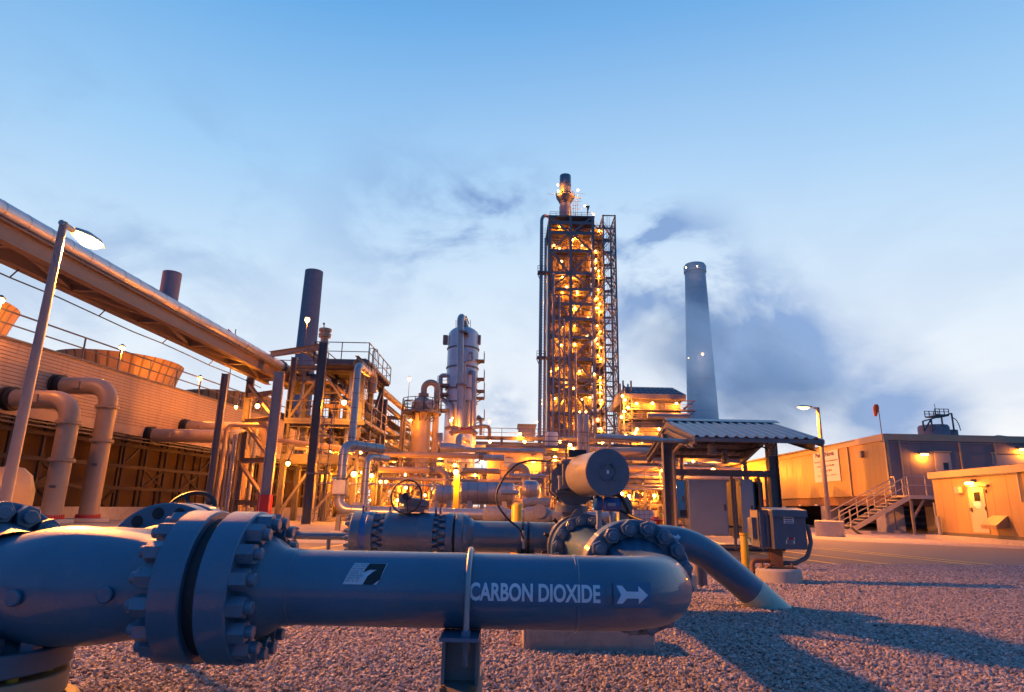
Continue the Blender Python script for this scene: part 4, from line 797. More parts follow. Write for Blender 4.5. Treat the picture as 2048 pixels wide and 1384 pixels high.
# low insulated line with padded valve jackets
zl = .74
il = thing('insulated_line', 'low silver insulated pipe with quilted valve jackets behind the rear pipe', 'pipe', (-1.5,22.5,zl))
x0, x1 = P(742,1024,22.5).x, P(1095,1030,22.5).x
mb = MB(); mb.tube([(x0-.7,22.5,zl),(x1+2.6,22.5,zl-.02)], .195, 28); mb.build('cladding', cladp, il)
quilt = mat('quilted_jacket', (.33,.29,.26), .75, 0, .22, 7, .6, 16, dirt=(.15,.11,.09), dirt_amt=.5)
for (pa, pb, r) in ((700,742,.26),(966,1013,.285),(1048,1102,.30),(1104,1128,.24)):
    a, c = P(pa,1026,22.5).x, P(pb,1026,22.5).x; mb = MB(); L = c-a
    mb.lathe([(0,.2),(.04,r*.82),(.12,r*.97),(L*.5,r),(L-.12,r*.96),(L-.04,r*.82),(L,.2)], (a,22.5,zl), X1, 32); mb.build('valve_jacket', quilt, il)
mb = MB(); mb.lathe([(0,.23),(.12,.23),(.12,.18),(.14,.0)], P(1079,1022,22.2), (0,-1,0), 28); mb.build('jacket_end', quilt, il)
mb = MB(); mb.lathe([(0,.2),(.04,.24),(.10,.24)], P(712,1018,22.25), (.3,-1,0), 24); mb.build('jacket_end', quilt, il)
for px in (760,850,940,1030): x = P(px,1030,22.5).x; mb = MB(); mb.bb(x-.06,x+.06,22.44,22.56,.02,zl-.15); mb.build('prop', steel, il)
pipe_thing([P(1002,985,24), P(1038,985,24)], .085, 'short pink lit stub pipe with a yellow end cap', cladp, name='stub_pipe')
pipe_thing([P(1046,1007,24), P(1066,1003,24), P(1100,1006,24)], .16, 'lumpy quilted pipe above the low insulated line', quilt, name='quilted_pipe', b=.3)
# horizontal drums
dr = thing('exchanger_drum', 'long silver clad horizontal drum behind the lamp post', 'drum', (-1.5,32,1.6)); zc = P(970,985,32).z
def drum(t, pa, pb, Y, z, r, m, caps=True):
    a, c = P(pa,985,Y).x, P(pb,985,Y).x; mb = MB(); L = c-a; mb.lathe([(0,r*.3),(.06,r*.7),(.16,r*.95),(.25,r),(L-.25,r),(L-.16,r*.95),(L-.06,r*.7),(L,r*.3)], (a,Y,z), X1, 40); mb.build('shell', m, t)
    q = MB(); k = int(L/.42)
    for i in range(1,k): q.lathe([(-.012,r),(-.01,r+.008),(.01,r+.008),(.012,r)], (a+L*i/k,Y,z), X1, 40, False)
    q.build('bands', steel, t)
    for f in (.2,.8): mb = MB(); mb.bb(a+L*f-.12,a+L*f+.12,Y-r*.7,Y+r*.7,.0,z-r*.6); mb.build('saddle', conc2, t)
drum(dr, 918, 1032, 32, zc, .58, cladp)
d2 = thing('exchanger_drum', 'dull silver drum at the right behind the yellow bollard', 'drum', (.8,31,1.5)); drum(d2, 1042, 1080, 31, P(1060,980,31).z, .46, cladp)
d3 = thing('exchanger_drum', 'shorter orange lit drum left of the lamp post', 'drum', (-3.5,33,1.5)); drum(d3, 866, 909, 33, P(890,989,33).z, .46, cladp)
p = P(911.5,1005,28); lp = thing('lit_post', 'square post glowing yellow under its own lamp before the drums', 'lamp post', (p.x,28,0))
mb = MB(); mb.bb(p.x-.11,p.x+.11,28,28.2,.02,P(911,948,28).z); mb.build('post', yel, lp); lamp_part(lp, P(912,944,27.7), .12)
# level pipes
def hpipe(pa, pb, y, Y, r, label, m=None, **k):
    A, B = P(pa, y, Y), P(pb, y, Y); B.z = A.z; return pipe_thing([A, B], r, label, m, **k)
hpipe(748, 968, 908, 38, .165, 'long grey pipe crossing the plant at mid height below the round platform', beige, flanges=[(0,.97)])
hpipe(968, 1008, 915, 39.5, .19, 'short thick pipe bending behind the flanged mid height pipe', cladp)
hpipe(905, 1090, 898.5, 46, .17, 'upper blue lit pipe leading right from a flared reducer', cladp)
A = P(758,939,36); B = P(893,939,36)
pipe_thing([A, (B.x,36,A.z), (B.x+.05,36,A.z-1.2)], .17, 'mid level grey pipe turning down above the left drum', beige, b=.45, flanges=[(0,.78)])
hpipe(925, 1000, 941, 37, .16, 'dark beige pipe behind the lamp post just above the drum', beige)
hpipe(758, 1042, 957, 30, .06, 'thin orange lit pipe running the whole width above the drums', beige)
hpipe(640, 905, 966, 31.5, .04, 'very thin tracing line below the thin orange lit pipe', cladp)
hpipe(1020, 1092, 950, 33, .08, 'thin purple lit pipe behind the actuator', cladp)
A = P(1022,951,36); pipe_thing([A, P(1022,934,36), P(1052,934,36), P(1052,965,36)], .24, 'thick arched pipe left of the actuator', beige, b=.5)
A = P(896,896,44); t = thing('pipe_reducer', 'flared eccentric pipe reducer catching blue sky light', 'pipe fitting', A); mb = MB(); mb.lathe([(-.5,.34),(.0,.36),(.35,.34),(1.0,.18),(1.2,.17)], A, X1, 30); mb.build('shell', cladp, t)
pipe_thing([P(880,866,48), P(880,890,48), P(896,902,46)], .25, 'silver elbow dropping into the flared reducer from the left', cladp, b=.5)
pipe_thing([P(917,905,46), P(918,872,46), P(935,882,49)], .25, 'silver inverted bend beside the flared reducer', cladp, b=.45)
# ---------------------------------------------------------------- yellow-lit vessel with round platform
Y = 50; xv = P(842,850,Y).x; vz = lambda y: P(842,y,Y).z
ve = thing('scrubber_vessel', 'brown scrubber vessel with a goose neck outlet and a round railed platform', 'vessel', (xv,Y,0))
r1 = .76; mb = MB(); zt = vz(800)
mb.lathe([(.3,r1),(zt-.3,r1),(zt-.1,r1*.95),(zt+.12,r1*.7),(zt+.25,r1*.35)], (xv,Y,0), Z1, 36); mb.build('shell', mat('vessel_paint', (.36,.27,.19), .45, 0, .15, 1.2, .05, 30, dirt=(.2,.12,.07)), ve)
g0 = V((xv+.08,Y,zt)); zz = vz(767); xg = P(871,850,Y).x
mb = MB(); mb.tube([g0+V((0,0,.1))]+[V(((g0.x+xg)/2-(xg-g0.x)/2*math.cos(PI*k/14), Y, zz-.42+.52*math.sin(PI*k/14))) for k in range(15)]+[V((xg,Y,vz(940)))], .25, 20); mb.build('goose_neck', beige, ve)
mb = MB(); mb.lathe([(0,.3),(0,.42),(.1,.42),(.1,.3)], g0+V((0,0,.28)), Z1, 24, False); mb.lathe([(0,.3),(0,.42),(.1,.42),(.1,.3)], g0+V((0,0,.42)), Z1, 24, False); mb.build('flange', beige, ve)
zp = vz(828); mb = MB(); R_ = 1.55; mb.lathe([(0,R_),(.08,R_),(.08,r1),(0,r1)], (xv,Y,zp), Z1, 36, False)
for k in range(12): g = 2*PI*k/12; mb.bar((xv+r1*math.cos(g),Y+r1*math.sin(g),zp-.6), (xv+R_*math.cos(g),Y+R_*math.sin(g),zp-.02), .07)
mb.build('platform', steel, ve); mb = MB(); mb.rail([(xv+R_*math.cos(2*PI*k/14),Y+R_*math.sin(2*PI*k/14),zp+.08) for k in range(15)], 1.07, .025, 5); mb.build('railing', steel, ve)
mb = MB(); mb.ladder((xv-1.0,Y-.6,.1), (xv-1.0,Y-.6,zp), (1,0,0), .45, (0,-1,0)); mb.build('caged_ladder', steel, ve)
mb = MB(); mb.tube([(xv-1.45,Y-.5,.02),(xv-1.45,Y-.5,vz(818))], .11, 12); mb.build('pole', beige, ve)
mb = MB(); mb.lathe([(0,.36),(.12,.40),(.2,.40),(.3,.36)], (xv+.72,Y-.85,vz(812)), (.5,-1,0), 20); mb.build('manway', galv, ve)
mb = MB(); mb.pipe([(xv-.72,Y-.2,zp+.45),(xv-1.3,Y-.7,zp+.45),(xv-1.3,Y-.7,zp+.95),(xv-.6,Y-.9,zp+.95)], .05, .12, 8); mb.pipe([(xv+.6,Y-.7,zp+.9),(xv+1.35,Y-.3,zp+.9)], .06, .12, 8); mb.build('small_piping', rust, ve)
for px, py in ((822,840),(905,836)): lamp_part(ve, P(px,py,48.4), .075)
pole_lamp((P(819,757,90).x,90,4), P(819,757,90).z-4, 'far thin pole lamp left of the goose neck vessel', .22, bulb_far)
pole_lamp((P(615,640,52).x,52,4), P(615,640,52).z-4, 'bright pole lamp standing before the tall left chimney', .22, bulb_far)
pole_lamp((P(979,842,105).x,105,4), P(979,842,105).z-4, 'far pole lamp right of the silver column', .2, bulb_far)
# ---------------------------------------------------------------- silver column
Y = 75; xc = P(924,760,Y).x; cz = lambda y: P(924,y,Y-1.8).z
sc_ = thing('distillation_column', 'tall silver clad column with domed top and pipes down its face', 'column vessel', (xc,Y,0)); R_ = 1.88
zt = cz(662); mb = MB(); mb.lathe([(.3,R_),(zt-.2,R_)]+[(zt-.2+1.2*math.sin(PI/2*k/8), R_*math.cos(PI/2*k/8)+.001) for k in range(1,9)], (xc,Y,0), Z1, 56)
mb.build('shell', striped('column_cladding', (.52,.53,.56), (.34,.33,.33), .95, 2, .03, .38, .35, .15, .08), sc_)
for y in (692,731,775,802): mb = MB(); z = cz(y); mb.lathe([(-.08,R_),(-.08,R_+.10),(.08,R_+.10),(.08,R_)], (xc,Y,z), Z1, 56, False); mb.build('ring', steel, sc_)
def cpipe(pts, r, name='column_pipe', m=cladp):
    q = [P(px, py, Y-d) for px, py, d in pts]; mb = MB(); mb.pipe(q, r, 2.2*r, 18, 8); mb.build(name, m, sc_)
cpipe([(921,860,2.5),(921,622,2.5),(931,655,0)], .42, 'overhead_pipe')
x_ = P(921,800,Y-2.5).x
for y in (665,770): mb = MB(); z = P(921,y,Y-2.5).z; mb.lathe([(-.1,.42),(-.1,.62),(.1,.62),(.1,.42)], (x_,Y-2.5,z), Z1, 20, False); mb.bb(x_-.6,x_+.6,Y-2.6,Y-1.7,z-.3,z-.2); mb.build('pipe_clamp', steel, sc_)
cpipe([(941,706,1.7),(945,706,2.3),(945,722,2.3),(929,724,2.4),(928,858,2.4)], .17)
cpipe([(941,745,1.7),(948,745,2.3),(948,858,2.3)], .27); cpipe([(940,800,2.3),(940,858,2.3)], .2)
cpipe([(893,751,.8),(881,751,.8),(881,795,.8),(903,812,2.2),(903,858,2.2)], .27); cpipe([(955,832,.5),(962,838,.5),(962,870,.5)], .2)
for px, py in ((891,680),(957,680)): mb = MB(); p = P(px,py,Y-.2); mb.box(p, (.55,.7,1.1)); mb.build('manway', steel, sc_)
for py in (722,758,782,796,838): mb = MB(); p = P(960,py,Y-.2); mb.bb(p.x-.5,p.x+.5,Y-1,Y+.7,p.z-.1,p.z+.02); mb.bar(p+V((-.5,0,-.6)), p+V((.3,0,-.1)), .1); mb.rail([(p.x+.5,Y-1,p.z),(p.x+.5,Y+.7,p.z)], 1.05, .025, 1); mb.build('side_platform', steel, sc_)
for px, py in ((888,772),(886,790),(888,822)): mb = MB(); p = P(px,py,Y-1); mb.bb(p.x-.7,p.x+.7,Y-2,Y,p.z-.1,p.z+.02); mb.rail([(p.x-.7,Y-2,p.z),(p.x+.7,Y-2,p.z)], 1.0, .025, 1); mb.build('side_platform', steel, sc_)
mb = MB(); mb.bar(P(932,632,Y), P(938,648,Y), .12); mb.bar(P(912,640,Y), P(912,655,Y), .06); mb.bar(P(941,640,Y), P(941,655,Y), .06); mb.build('davit', steel, sc_)
for px, py, Yl in ((902,841,71),): lamp_part(sc_, P(px,py,Yl), .16)
for pts, lab in ((((890,858),(900,853),(922,858)),'left'), (((935,857),(968,852),(979,854),(979,872)),'right')):
    pipe_thing([P(a,b,70) for a,b in pts], .2, lab+' thin bent pipe at the foot of the silver column', beige, b=.5)
pipe_thing([P(900,868,70), P(908,862,70), P(945,862,70), P(952,870,70)], .32, 'thick low manifold pipe at the foot of the silver column', beige, b=.6)
for px in (927,937): p = P(px,857,69); t = thing('shutoff_valve', ('left','right')[px>930]+' red valve wheel above the manifold at the foot of the silver column', 'valve', p, 'red valve wheels'); wheel(t, p, .38, (0,-.3,1), .06, 4, red_m)
# ---------------------------------------------------------------- mid height rack across the plant
def xrack(name, label, pa, pb, Y, zs, dep, step, m=steel, pipes=(), lamps=(), railz=None, seed=1):
    x0, x1 = P(pa,950,Y).x, P(pb,950,Y).x; t = thing(name, label, 'pipe rack', ((x0+x1)/2,Y,0)); n = max(1, round((x1-x0)/step)); zt = zs[-1]
    for i in range(n+1):
        x = x0+(x1-x0)*i/n
        for y in (Y, Y+dep): mb = MB(); mb.ibeam((x,y,.02), (x,y,zt), .3, .3, .03, face=(1,0,0)); mb.build('column', m, t)
        for z in zs: mb = MB(); mb.bb(x-.1,x+.1,Y+.15,Y+dep-.15,z-.3,z); mb.build('beam', m, t)
        if i < n and i % 2 == seed % 2: mb = MB(); xn = x+(x1-x0)/n; mb.bar((x+.15,Y-.02,zs[0]-.3), (xn-.15,Y-.02,.5), .15); mb.build('brace', m, t)
        if i < n and i % 2 != seed % 2 and len(zs) > 1: mb = MB(); xn = x+(x1-x0)/n; mb.bar((x+.15,Y-.02,zs[0]), (xn-.15,Y-.02,zs[1]-.3), .13); mb.build('brace', m, t)
    for z in zs:
        for y in (Y, Y+dep): mb = MB(); mb.ibeam((x0,y,z-.15), (x1,y,z-.15), .34, .2, .025, face=(0,0,1)); mb.build('beam', m, t)
    for dy, z, r, pm in pipes: mb = MB(); mb.tube([(x0-.6,Y+dy,z+r),(x1+.6,Y+dy,z+r)], r, 12); mb.build('pipe_run', pm, t)
    if railz: mb = MB(); mb.rail([(x0,Y-.1,railz),(x1,Y-.1,railz)], 1.1, .035, 2.2); mb.build('railing', m, t)
    for px, py, r in lamps: lamp_part(t, P(px,py,Y-.4), r, bulb_far if Y > 60 else None)
    return t
zr = P(980,884,78).z
xrack('mid_rack', 'long rack spanning the plant between the silver column and the great tower', 892, 1330, 78, (zr-4.2, zr-.8, zr+.6), 6, 6.0, steel, [(1,zr-.8,.3,cladp),(3,zr-.8,.4,beige),(4.5,zr-.8,.25,cladp),(2,zr-4.2,.4,beige),(4,zr-4.2,.3,steel)],
      [(980,883,.2),(1049,883,.2),(1066,924,.18),(1040,868,.2),(1120,883,.18),(1140,890,.22),(1146,898,.22)], zr+.6)
t = thing('grey_shed', 'plain grey plant room on the mid rack left of the great tower', 'shed', P(1056,868,84)); p0, p1 = P(1037,868,84), P(1071,851,84)
mb = MB(); mb.bb(p0.x,p1.x,84,89,p0.z-.5,p1.z); mb.build('wall', striped('grey_ribbed_wall', (.26,.26,.29), (.12,.12,.14), .6, 0, .1, .5), t); mb = MB(); mb.bb(p0.x-.15,p1.x+.15,83.8,89.2,p1.z,p1.z+.15); mb.build('roof', steel, t)
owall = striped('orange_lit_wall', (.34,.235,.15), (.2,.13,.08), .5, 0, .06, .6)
t = thing('plant_building', 'tan ribbed plant building behind the level pipes at centre', 'building', (0,62,0)); a, c = P(974,937,62), P(1086,897,62)
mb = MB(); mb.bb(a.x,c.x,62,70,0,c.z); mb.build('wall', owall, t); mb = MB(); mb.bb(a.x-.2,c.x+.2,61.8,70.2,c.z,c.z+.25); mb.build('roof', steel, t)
for px, py in ((1018,925),(930,932)): q = P(px,py,61.9); mb = MB(); mb.bb(q.x-.5,q.x+.5,61.8,62.0,q.z-.4,q.z+.4); mb.build('louvre', galv, t)
for px, py in ((964,924),(1067,924)): lamp_part(t, P(px,py,61.2), .17)
wt = P(1103,880,66); t = thing('white_tank', 'small white vertical tank on a platform left of the twin stacks', 'tank', wt)
mb = MB(); mb.lathe([(-.75,.66),(.62,.66),(.78,.6),(.86,.35),(.88,0)], wt, Z1, 30); mb.build('shell', mat('tank_white', (.60,.58,.56), .5, 0, .08, 3), t)
mb = MB(); mb.bb(wt.x-1.3,wt.x+1.6,65,67.5,wt.z-.95,wt.z-.78); mb.rail([(wt.x-1.3,65,wt.z-.78),(wt.x+1.6,65,wt.z-.78)], 1.05, .025, 1); mb.rail([(wt.x-1.3,65,wt.z-.3),(wt.x+1.6,65,wt.z-.3)], 1.05, .02, 1);
for x in (-1.2,1.5): mb.bar((wt.x+x,66,0), (wt.x+x,66,wt.z-.9), .18)
mb.build('platform', steel, t)
for px, lab in ((1160,'left'),(1172.5,'right')):
    a = P(px,905,60); b = P(px,829,60); t = thing('silver_stack', lab+' one of two slim silver stacks before the great tower', 'stack', (a.x,60,0), 'slim silver stacks')
    mb = MB(); mb.tube([(a.x,60,2.0),(a.x,60,b.z)], .26, 20); mb.build('pipe', cladp, t)
    for k in range(6): z = 3+k; mb = MB(); mb.lathe([(-.04,.26),(-.04,.29),(.04,.29),(.04,.26)], (a.x,60,z), Z1, 20, False); mb.build('band', steel, t)
    mb = MB(); mb.ball((a.x,60,b.z+.25), .1, 8, 6); mb.build('beacon', bulb('beacon_red', 6.0, (1,.03,.02)) if 'beacon_red' not in MATS else MATS['beacon_red'], t)
p = P(1176,840,60); mb = MB(); mb.ladder((p.x+.25,59.7,1), (p.x+.25,59.7,8.5), (1,0,0), .4, (0,-1,0)); mb.build('stack_ladder', steel, None, label='thin caged ladder beside the right slim silver stack', cat='ladder')
# ---------------------------------------------------------------- process skids full of small piping
PALET = [beige, cladp, steel, rust, galv]
def skid(pa, pb, Y, dep, h, label, seed, lamps=(), dense=26, m=steel):
    rnd = random.Random(seed); x0, x1 = P(pa,1000,Y).x, P(pb,1000,Y).x; w = x1-x0; t = thing('process_skid', label, 'process skid', ((x0+x1)/2,Y,0), 'process skids')
    nx = max(1, round(w/2.4))
    mb = MB(); mb.bb(x0-.1,x1+.1,Y-.1,Y+dep+.1,.02,.22); mb.build('base', conc2, t)
    for i in range(nx+1):
        x = x0+w*i/nx
        for y in (Y, Y+dep): mb = MB(); mb.bar((x,y,.22), (x,y,h), .16); mb.build('column', m, t)
    for z in (h*.5, h):
        mb = MB()
        for y in (Y, Y+dep): mb.bar((x0,y,z), (x1,y,z), .16)
        for i in range(nx+1): x = x0+w*i/nx; mb.bar((x,Y,z-.01), (x,Y+dep,z-.01), .14)
        mb.build('frame', m, t)
    mb = MB(); mb.rail([(x0,Y-.05,h+.08),(x1,Y-.05,h+.08)], 1.0, .022, 1.2); mb.build('railing', m, t)
    if nx > 1: mb = MB(); mb.bar((x0,Y-.03,.3), (x0+w/nx,Y-.03,h*.5), .12); mb.bar((x1,Y-.03,.3), (x1-w/nx,Y-.03,h*.5), .12); mb.build('brace', m, t)
    for k in range(dense):
        z = rnd.choice((.6,.9,1.2,h*.5+.15,h*.6,h*.75,h*.9,h+.2)); y = Y+rnd.uniform(.0,dep); r = rnd.choice((.03,.04,.05,.06,.09,.12)); a = x0+rnd.uniform(0,w*.7); b = min(x1, a+rnd.uniform(.4,w*.6)); dz = rnd.choice((-.5,.5,.9,-.8)); mb = MB()
        mb.pipe([(a,y,max(.25,z+dz)),(a,y,z),(b,y,z),(b,y+rnd.uniform(-.4,.4),max(.25,z-dz))], r, None, 8, 4)
        if r > .05: q = (a+b)/2; mb.lathe([(-.05,r),(-.05,r*1.8),(.05,r*1.8),(.05,r)], (q,y,z), X1, 12, False); mb.bar((q,y,z), (q,y,z+.35), .05); mb.lathe([(0,.14),(.03,.14)], (q,y,z+.35), Z1, 12)
        mb.build('pipe_run', rnd.choice(PALET), t)
    for k in range(dense//3):
        x, y = x0+rnd.uniform(.1,w-.1), Y+rnd.uniform(.2,dep); mb = MB(); r = rnd.uniform(.03,.07); mb.tube([(x,y,.22),(x,y,rnd.choice((h*.5,h,h+.5)))], r, 8); mb.build('riser', rnd.choice(PALET), t)
    for k in range(dense//6):
        x, y = x0+rnd.uniform(.3,w-.3), Y+rnd.uniform(.2,dep*.7); mb = MB(); r = rnd.uniform(.14,.3); hh = rnd.uniform(.5,1.1)
        if rnd.random() < .5: mb.lathe([(0,r*.6),(.05,r),(hh,r),(hh+r*.4,r*.6),(hh+r*.5,0)], (x,y,.22), Z1, 16)
        else: mb.lathe([(0,r*.7),(.06,r),(.5,r),(.5,r*.5),(.62,r*.5),(.62,r*.85),(.85,r*.85),(.9,r*.4)], (x-.4,y,.35+r), X1, 16); mb.bb(x-.4,x+.5,y-r,y+r,.22,.4)
        mb.build('pump', rnd.choice(PALET), t)
    for px, py, r in lamps: q = P(px,py,Y-.15); lamp_part(t, q, r, post=q+V((0,.2,.4)))
    return t
skid(642, 700, 38, 4, 2.7, 'process skid behind the stepped silver pipe left of the hand wheel', 1, [(652,950,.1),(690,900,.1)])
skid(700, 788, 44, 5, 2.9, 'process skid directly behind the black hand wheel', 2, [(715,984,.10),(772,963,.1),(742,1000,.09)], 32)
skid(786, 868, 42, 5, 2.6, 'process skid between the hand wheel and the left drum', 3, [(812,975,.1),(795,1000,.09),(850,990,.09)], 32)
skid(838, 962, 56, 5, 3.6, 'process skid beneath the scrubber vessel at centre', 4, [(950,950,.12),(880,975,.12)], 30)
skid(1000, 1085, 40, 5, 2.6, 'process skid right of the drums behind the actuator', 5, [(1060,990,.1)], 26)
skid(1085, 1190, 47, 5, 3.4, 'process skid hidden behind the actuator cylinder', 6, [(1110,970,.11),(1170,1000,.11)], 26)
skid(1180, 1290, 52, 6, 3.0, 'process skid with small lamps right of the blue transmitter', 7, [(1244,987,.14),(1258,992,.14),(1253,998,.12),(1280,985,.12)], 34)
skid(1290, 1352, 46, 6, 2.7, 'process skid left of the shelter post', 8, [(1309,991,.13)], 28)
skid(1352, 1462, 50, 6, 2.8, 'process skid behind the shelter cabinets', 9, [(1400,1000,.12)], 22)
skid(690, 792, 66, 8, 5.6, 'tall lattice process skid beyond the black hand wheel', 11, [(720,905,.2),(760,915,.18)], 34)
skid(866, 928, 68, 8, 5.2, 'tall process skid at the foot of the silver column', 12, [(880,915,.2),(910,930,.18)], 30)
skid(1086, 1190, 72, 8, 6.2, 'tall process skid below the twin silver stacks', 13, [(1110,915,.2),(1150,930,.2),(1175,905,.2)], 36)
skid(1190, 1260, 80, 8, 6.6, 'tall process skid between the actuator and the shelter roof', 14, [(1205,915,.2),(1240,930,.2)], 32)
# right hand rack under the shelter
zb = P(1350,914,46).z
xrack('low_rack', 'low rack of pipes seen under the shelter roof', 1236, 1490, 46, (P(1350,958,46).z, zb), 7, 4.4, steel, [(1,zb,.3,beige),(2.5,zb,.2,cladp),(4,zb,.35,cladp),(1,P(1350,958,46).z,.16,cladp),(2,P(1350,958,46).z,.2,cladp),(3.2,P(1350,958,46).z,.3,beige),(5,P(1350,958,46).z,.3,beige),(-.3,P(1350,982,46).z,.08,cladp),(-.3,P(1350,975,46).z,.06,cladp)], [(1326,941,.15),(1386,922,.10)])
hpipe(1250, 1490, 941, 52, .42, 'thick brown header pipe behind the shelter at mid height', beige)
for px in (1255,1325): pipe_thing([P(px,1030,57), P(px,945,57)], .38, ('left','right')[px>1300]+' stout brown vertical pipe on the ground behind the shelter', beige)
st_ = thing('access_stair', 'small steel stair flight behind the shelter roof edge', 'stairs', P(1405,940,60)); a, c = P(1392,938,60), P(1425,917,60); mb = MB()
for s in (0,.9): mb.bar(a+V((0,s,0)), c+V((0,s,0)), .2,.06); mb.bar(a+V((0,s,1)), c+V((0,s,1)), .06); mb.bar(a+V((0,s,.5)), c+V((0,s,.5)), .05)
for k in range(9): q = a.lerp(c, k/8); mb.bb(q.x-.12,q.x+.12,60,60.9,q.z,q.z+.04); mb.bar(q, q+V((0,0,1)), .05)
mb.build('flight', steel, st_); mb = MB(); mb.bb(a.x-2.4,a.x,59.8,61,a.z-.1,a.z); mb.rail([(a.x-2.4,59.8,a.z),(a.x,59.8,a.z)], 1.05, .03, .8); 
for x in (a.x-2.3, a.x-.1, c.x): mb.bar((x,60.3,0), (x,60.3,a.z), .16)
mb.build('landing', steel, st_)
for px, py, lab in ((1426,940,'nearer'),(1452,938,'farther')): Yp = 48 if px == 1426 else 62; q = P(px,py,Yp); pole_lamp((q.x,Yp,0), q.z, lab+' pole lamp behind the shelter beside the tan annex', .17, bulb('yard_lamp_glow', 3600.0) if 'yard_lamp_glow' not in MATS else MATS['yard_lamp_glow'])
# small things on the far apron
q = G(1285,1043); t = thing('liquid_tote', 'white caged liquid tote on the apron left of the shelter post', 'tote', (q.x,31,0)); x = P(1285,1035,31).x
mb = MB(); mb.bb(x-.45,x+.45,30.6,31.5,.18,1.0); mb.build('tank', MATS['tank_white'], t); mb = MB()
for k in range(5):
    mb.bar((x-.48,30.57,.2+.2*k), (x+.48,30.57,.2+.2*k), .03); mb.bar((x-.48+.24*k,30.57,.15), (x-.48+.24*k,30.57,1.03), .03)
mb.bb(x-.5,x+.5,30.55,31.55,.02,.16); mb.build('cage', galv, t)
p = P(1315,1038,29); t = thing('hydrant_valve', 'red hydrant valve on the apron left of the shelter post', 'valve', (p.x,29,0)); wheel(t, p, .28, (0,-.2,1), .04, 4, red_m); mb = MB(); mb.tube([(p.x,29,.02),p], .07, 10); mb.bb(p.x-.9,p.x-.3,28.9,29.1,p.z-.35,p.z-.2); mb.build('stem', red_m, t)
# ---------------------------------------------------------------- the great tower
TY = 180
tz = lambda y: P(1141, y, TY).z
tx = lambda px, y=700: P(px, y, TY).x
rnds = random.Random(9)
T = thing('absorber_tower', 'great steel absorber tower covered with platforms and sodium lamps', 'tower', (tx(1135), TY, 0))
tst = mat('tower_steel', (.17,.155,.16), .55, .1, .2, .25)
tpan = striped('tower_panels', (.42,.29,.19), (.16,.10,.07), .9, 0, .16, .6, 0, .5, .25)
xl, xm, xr = tx(1098), tx(1141.5), tx(1188.5); ztop = tz(432)
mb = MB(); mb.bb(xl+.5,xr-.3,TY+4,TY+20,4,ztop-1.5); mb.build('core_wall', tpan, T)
for x in (xl, xm, xr):
    for y in (TY, TY+22): mb = MB(); mb.bb(x-.45,x+.45,y-.45,y+.45,0,ztop); mb.build('column', tst, T)
lev = [446,467,502,547,579,608,638,675,718,760,784,827,868,905]
for y in lev:
    z = tz(y); mb = MB(); mb.bb(xl+.46,xr-.46,TY-.3,TY+.3,z-.45,z+.45); mb.build('girder', tst, T)
    mb = MB(); mb.bb(xl+.46,xr-.46,TY+.32,TY+4,z-.30,z-.1); mb.build('platform', tst, T)
    mb = MB(); mb.rail([(xl+.5,TY+.9,z-.1),(xr-.5,TY+.9,z-.1)], 1.2, .05, 2.4); mb.build('railing', tst, T)
    if y not in (446,608): mb = MB(); mb.bb(xr+.46,xr+2.6,TY+1,TY+8,z-.25,z-.05); mb.rail([(xr+.46,TY+1,z),(xr+2.6,TY+1,z)], 1.2, .05, 1); mb.build('side_platform', tst, T)
cen, out = [467,547,638,718,784,868], [434,502,579,675,760,827,905]
for i, c in enumerate(cen):
    for o in (out[i], out[i+1]):
        for x in (xl, xr):
            for dy in (0, 3.4):
                s = .8 if dy == 0 else .5
                mb = MB(); mb.bar((xm+(.45 if x > xm else -.45),TY+dy-.1,tz(c)), (x-(.45 if x > xm else -.45),TY+dy-.1,tz(o)), s*.7, s*.7); mb.build('brace', tst, T)
pp = mat('tower_pipe', (.27,.25,.26), .45, .2, .1, .4)
x_ = tx(1080.5); mb = MB(); mb.pipe([(x_,TY-1,0),(x_,TY-1,tz(431)),(xm-2,TY+6,tz(431))], .52, 2.6, 22, 8); mb.build('downcomer', pp, T)
x_ = tx(1089); mb = MB(); mb.tube([(x_,TY-1,0),(x_,TY-1,tz(480))], .36, 16); mb.build('downcomer', pp, T)
for px, y, r in ((1106,548,.36),(1118,592,.32),(1127.5,640,.3),(1137,660,.3),(1150,700,.32),(1166,800,.3)): x_ = tx(px); mb = MB(); mb.pipe([(x_,TY-1.6,0),(x_,TY-1.6,tz(y)),(x_,TY+4,tz(y))], r, 1.6, 16, 6); mb.build('downcomer', pp, T)
mb = MB(); x_ = tx(1085); mb.ladder((x_,TY-1,2), (x_,TY-1,tz(460)), (1,0,0), .9, None, .05, .9); mb.build('ladder', tst, T)
for y in (551,720): z = tz(y); mb = MB(); mb.bb(tx(1073),xl,TY-2.6,TY+.3,z,z+.3); mb.rail([(tx(1073),TY-2.6,z+.3),(tx(1090),TY-2.6,z+.3)], 1.6, .07, 1.5); mb.bar((tx(1073),TY-1,z), (tx(1078),TY-1,z-1.8), .2); mb.build('pipe_platform', tst, T)
